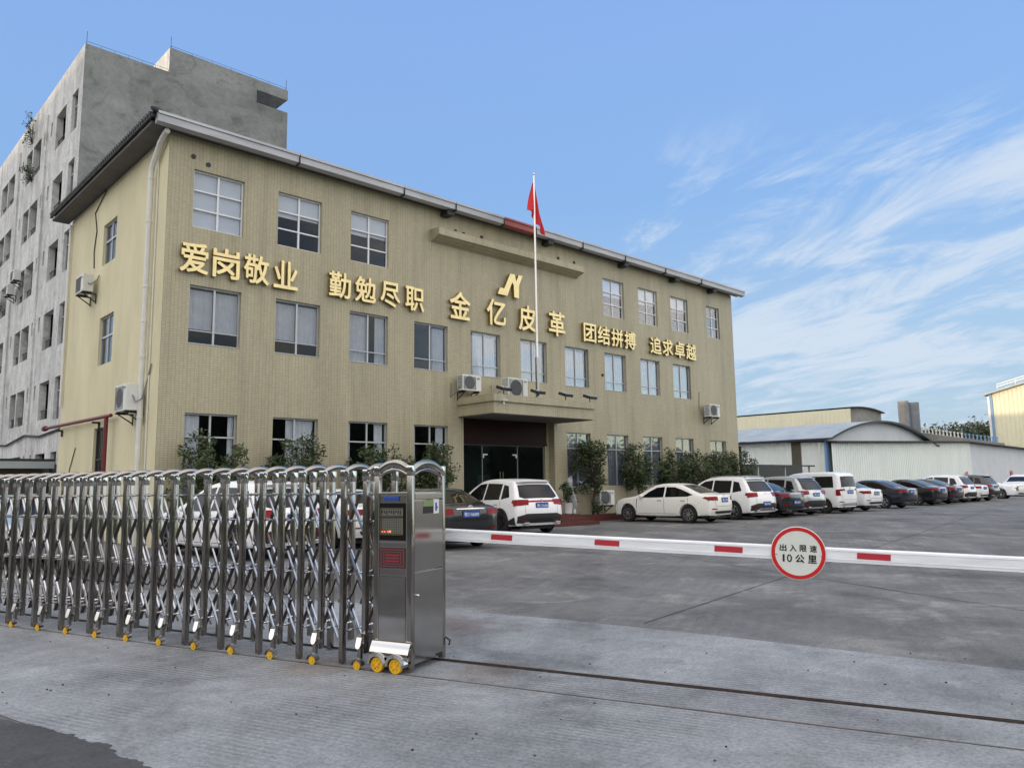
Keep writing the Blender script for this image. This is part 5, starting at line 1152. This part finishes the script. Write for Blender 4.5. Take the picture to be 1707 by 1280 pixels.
        frontp('headlight', [(sx_*a, b) for a, b in hl], 'lampclear', .010)
        if cladding:
            for ay in (0, wb):
                aw = MB(); pv = []
                for i in range(17):
                    t = pi*i/16
                    for R_ in (RA-.005, RA+.065):
                        a, b = ay+R_*cos(t), WR+R_*sin(t); pv.append(deform(sgn*(W(a, b)+.010), a, max(b, .24)))
                aw.add(pv, [(2*i, 2*i+1, 2*i+3, 2*i+2) for i in range(16)]); aw.build('arch_cladding', MT['trim'], root_, smooth=True)
            sidep('sill_cladding', [(RA+.03, .245), (wb-RA-.03, .245), (wb-RA-.03, .36), (RA+.03, .36)], 'trim', sgn, .010)
        if rails:
            rr = MB(); rr.tube([deform(sgn*(W(a, z)-.07), a, z+.035) for a, z in ((-.45, 1.61), (-.3, 1.665), (.4, 1.70), (1.1, 1.675), (1.3, 1.63))], .018, 8); rr.build('roof_rail', MT['chrome'], root_, smooth=True)
    rearp('rear_window', K['rear'], 'carglass'); frontp('windscreen', K['front'], 'carglass')
    lowz = K['low']; Wr = hw*.90
    if kind == 'suv' or cladding:
        rearp('bumper_trim', [(-Wr, .36), (Wr, .36), (Wr*1.0, lowz+.06), (.55, lowz+.14), (-.55, lowz+.14), (-Wr, lowz+.06)], 'trim', .010)
        rearp('skid_plate', [(-.50, .385), (.50, .385), (.42, .46), (-.42, .46)], 'chrome' if rails else 'trim', .018)
        if cladding:
            for s in (1, -1): sidep('bumper_trim', [(y0+.06, .31), (-RA-.06, .31), (-RA-.04, .44), (y0+.08, lowz+.05)], 'trim', s, .010)
    else:
        rearp('bumper_trim', [(-.55, .345), (.55, .345), (.62, .44), (-.62, .44)], 'trim', .010)
    for s in (1, -1):
        rearp('bumper_reflector', [(s*.52, .50), (s*.76, .50), (s*.76, .535), (s*.52, .535)], 'lamp', .014)
        rearp('boot_gap', [(s*.60, .62), (s*.607, .62), (s*.607, .86), (s*.60, .86)], 'trim', .006)
    rearp('boot_gap', [(-.60, .612), (.60, .612), (.60, .620), (-.60, .620)], 'trim', .006)
    if lamp_bar: rearp('lamp_bar', [(-.46, .985), (.46, .985), (.46, 1.03), (-.46, 1.03)], 'lamp', .011)
    elif kind != 'van': z = K['plate'][0]+.095; rearp('chrome_strip', [(-.38, z), (.38, z), (.38, z+.022), (-.38, z+.022)], 'chrome', .014)
    if kind == 'suv':
        sp_ = MB(); vs_ = [deform(a, b, z) for a in (-.60, -.3, 0, .3, .60) for b, z in ((-.52, 1.600), (-.30, 1.655), (-.32, 1.61), (-.50, 1.578))]
        sp_.add(vs_, [(4*i+j, 4*i+(j+1) % 4, 4*i+4+(j+1) % 4, 4*i+4+j) for i in range(4) for j in range(4)]+[(0, 1, 2, 3), (19, 18, 17, 16)]); sp_.build('spoiler', MT[paint], root_, smooth=True)
    frontp('grille', [(-.42, .55), (.42, .55), (.46, .78), (-.46, .78)] if kind != 'sedan' else [(-.40, .42), (.40, .42), (.38, .66), (-.38, .66)], 'trim', .012)
    pz = .62 if plate_low else K['plate'][0]-.02
    pb = MB(); yy = deform(0, yr(pz), pz).y-.024; pb.box(-.22, .22, yy, yy+.012, pz-.07, pz+.07); pl = pb.build('number_plate', MT['plateblue'], root_)
    fr_ = MB(); fr_.box(-.235, .235, yy+.012, yy+.020, pz-.085, pz+.085); fr_.build('plate_frame', MT['trim'], pl)
    if text:
        c = text_obj('plate_lettering', text, MT['signwhite'], pl, .40, .095, .001, .010, basis((0, yy-.0005, pz), (1, 0, 0), (0, 0, 1), (0, -1, 0)))
    if badge:
        bz = {'suv': 1.02, 'sedan': 1.0, 'van': 1.12}[kind]; by = deform(0, yr(bz), bz).y-.014
        b_ = MB(); b_.tube([(.055*cos(2*pi*i/18), by, bz+.042*sin(2*pi*i/18)) for i in range(19)], .008, 6, False); b_.tube([(.026*cos(2*pi*i/14), by, bz+.012+.024*sin(2*pi*i/14)) for i in range(15)], .006, 6, False); b_.build('badge', MT['chrome'], root_, smooth=True)
    un = MB(); un.box(-hw*.62, hw*.62, y0+.35, y1-.45, .17, .24); un.build('underbody', MT['trim'], root_)
    if kind == 'suv':
        for s in (1, -1): MB().box(s*.58-.09, s*.58+.09, y0+.0, y0+.15, .335, .385).build('exhaust_tip', MT['chrome'], root_, bevel=.01)
    else:
        ex = MB(); ex.tube([(-.45, y0+.02, .285), (-.45, y0+.25, .285)], .035, 10); ex.build('exhaust_tip', MT['chrome'], root_, smooth=True)
    for ay in (0, wb):
        for sgn in (1, -1):
            cx = sgn*(hw-.115); t = MB(); rr = WR*.66
            t.lathe([(rr, -.09), (WR-.03, -.105), (WR-.006, -.085), (WR, -.05), (WR, .05), (WR-.006, .085), (WR-.03, .105), (rr, .095), (rr-.012, .07), (rr-.012, -.06)], (cx, ay, WR), (sgn, 0, 0), 30)
            wl = t.build('wheel', MT['rubber'], root_, smooth=True)
            d = MB(); d.lathe([(rr*.98, .02), (rr*.98, .088), (rr*.90, .092), (rr*.88, .06), (0, .035)], (cx, ay, WR), (sgn, 0, 0), 30)
            d.build('rim_dish', MT['trim'], wl, smooth=True)
            sp2 = MB(); C = Vector((cx+sgn*.078, ay, WR))
            for k in range(spokes):
                a = 2*pi*k/spokes+.2
                for dd in ((-.10, .10) if spokes < 6 else (0,)): sp2.bar(C+Vector((0, cos(a)*.03, sin(a)*.03)), C+Vector((-sgn*.0, cos(a+dd)*rr*.93, sin(a+dd)*rr*.93)), .034 if spokes < 8 else .026, .022, (sgn, 0, 0))
            sp2.lathe([(.06, -.01), (.055, .014), (0, .018)], C, (sgn, 0, 0), 14)
            sp2.lathe([(rr*.90, .0), (rr*.985, .0), (rr*.985, .016), (rr*.90, .016), (rr*.90, 0)], C, (sgn, 0, 0), 30, False); sp2.build('rim', MT[rim], wl, smooth=True)
    return root_
D = radians
car('sedan', 4.3, 21.0, D(178), 'paint_silver', 'silver sedan facing the camera behind the far left of the gate')
car('suv', 8.05, 16.35, D(9), 'paint_white', 'white hatch tailed car seen through the middle of the steel gate', '粤B C29L7', plate_low=False)
car('sedan', 10.9, 17.3, D(2), 'paint_white', 'white sedan seen through the gate just left of the control head')
car('sedan', 12.15, 15.1, D(-10), 'paint_black', 'black sedan right behind the gate control head', '粤D N6089', height=1.0)
car('suv', 16.95, 17.35, D(-9), 'paint_white', 'white SUV with black cladding and red light bar in front of the entrance', '粤D ZA606', rim='rimdark', spokes=5, cladding=True, lamp_bar=True)
car('sedan', 25.3, 16.45, D(3), 'paint_cream', 'pearl white sedan seen from its side right of the entrance steps', '粤D 3K672', spokes=9)
car('suv', 28.3, 16.2, D(-6), 'paint_white', 'white SUV with roof rails just right of the pearl white sedan', '粤D 8T51', plate_low=True, rails=True)
car('sedan', 30.55, 16.2, D(-6), 'paint_black', 'black sedan squeezed between the railed white SUV and the silver SUV', '粤D 6D41', plate_low=True)
car('suv', 32.6, 16.15, D(-8), 'paint_silver', 'silver SUV with black lower bumper left of the white van', '粤D 2F90', cladding=True, spokes=5)
car('van', 35.3, 15.75, D(-7), 'paint_white', 'tall white van between the silver SUV and a white car', '粤D 7M16', spokes=8)
car('sedan', 38.0, 15.9, D(-6), 'paint_white', 'white sedan half hidden behind the white van', '粤D 5Q2')
car('sedan', 42.3, 15.8, D(-8), 'paint_navy', 'dark navy sedan with light wheels right of the white van', '粤D 1C88', spokes=5)
car('sedan', 47.2, 15.9, D(-7), 'paint_black', 'black fastback sedan with bright alloy wheels, second dark car from the van', spokes=5)
car('sedan', 50.0, 15.9, D(-7), 'paint_navy', 'dark sedan mostly hidden behind the black fastback')
car('suv', 52.8, 15.9, D(-6), 'paint_white', 'white SUV just right of the row of three dark sedans')
car('sedan', 55.2, 16.0, D(-6), 'paint_white', 'small white car wedged between a white SUV and a black SUV')
car('suv', 57.3, 15.8, D(-6), 'paint_brown', 'black SUV near the right end of the parked row')
car('suv', 62.4, 18.6, D(184), 'paint_white', 'white SUV facing the camera at the right end of the row')
car('suv', 73.4, 17.0, D(88), 'paint_cream', 'white SUV seen from its side at the very right edge')
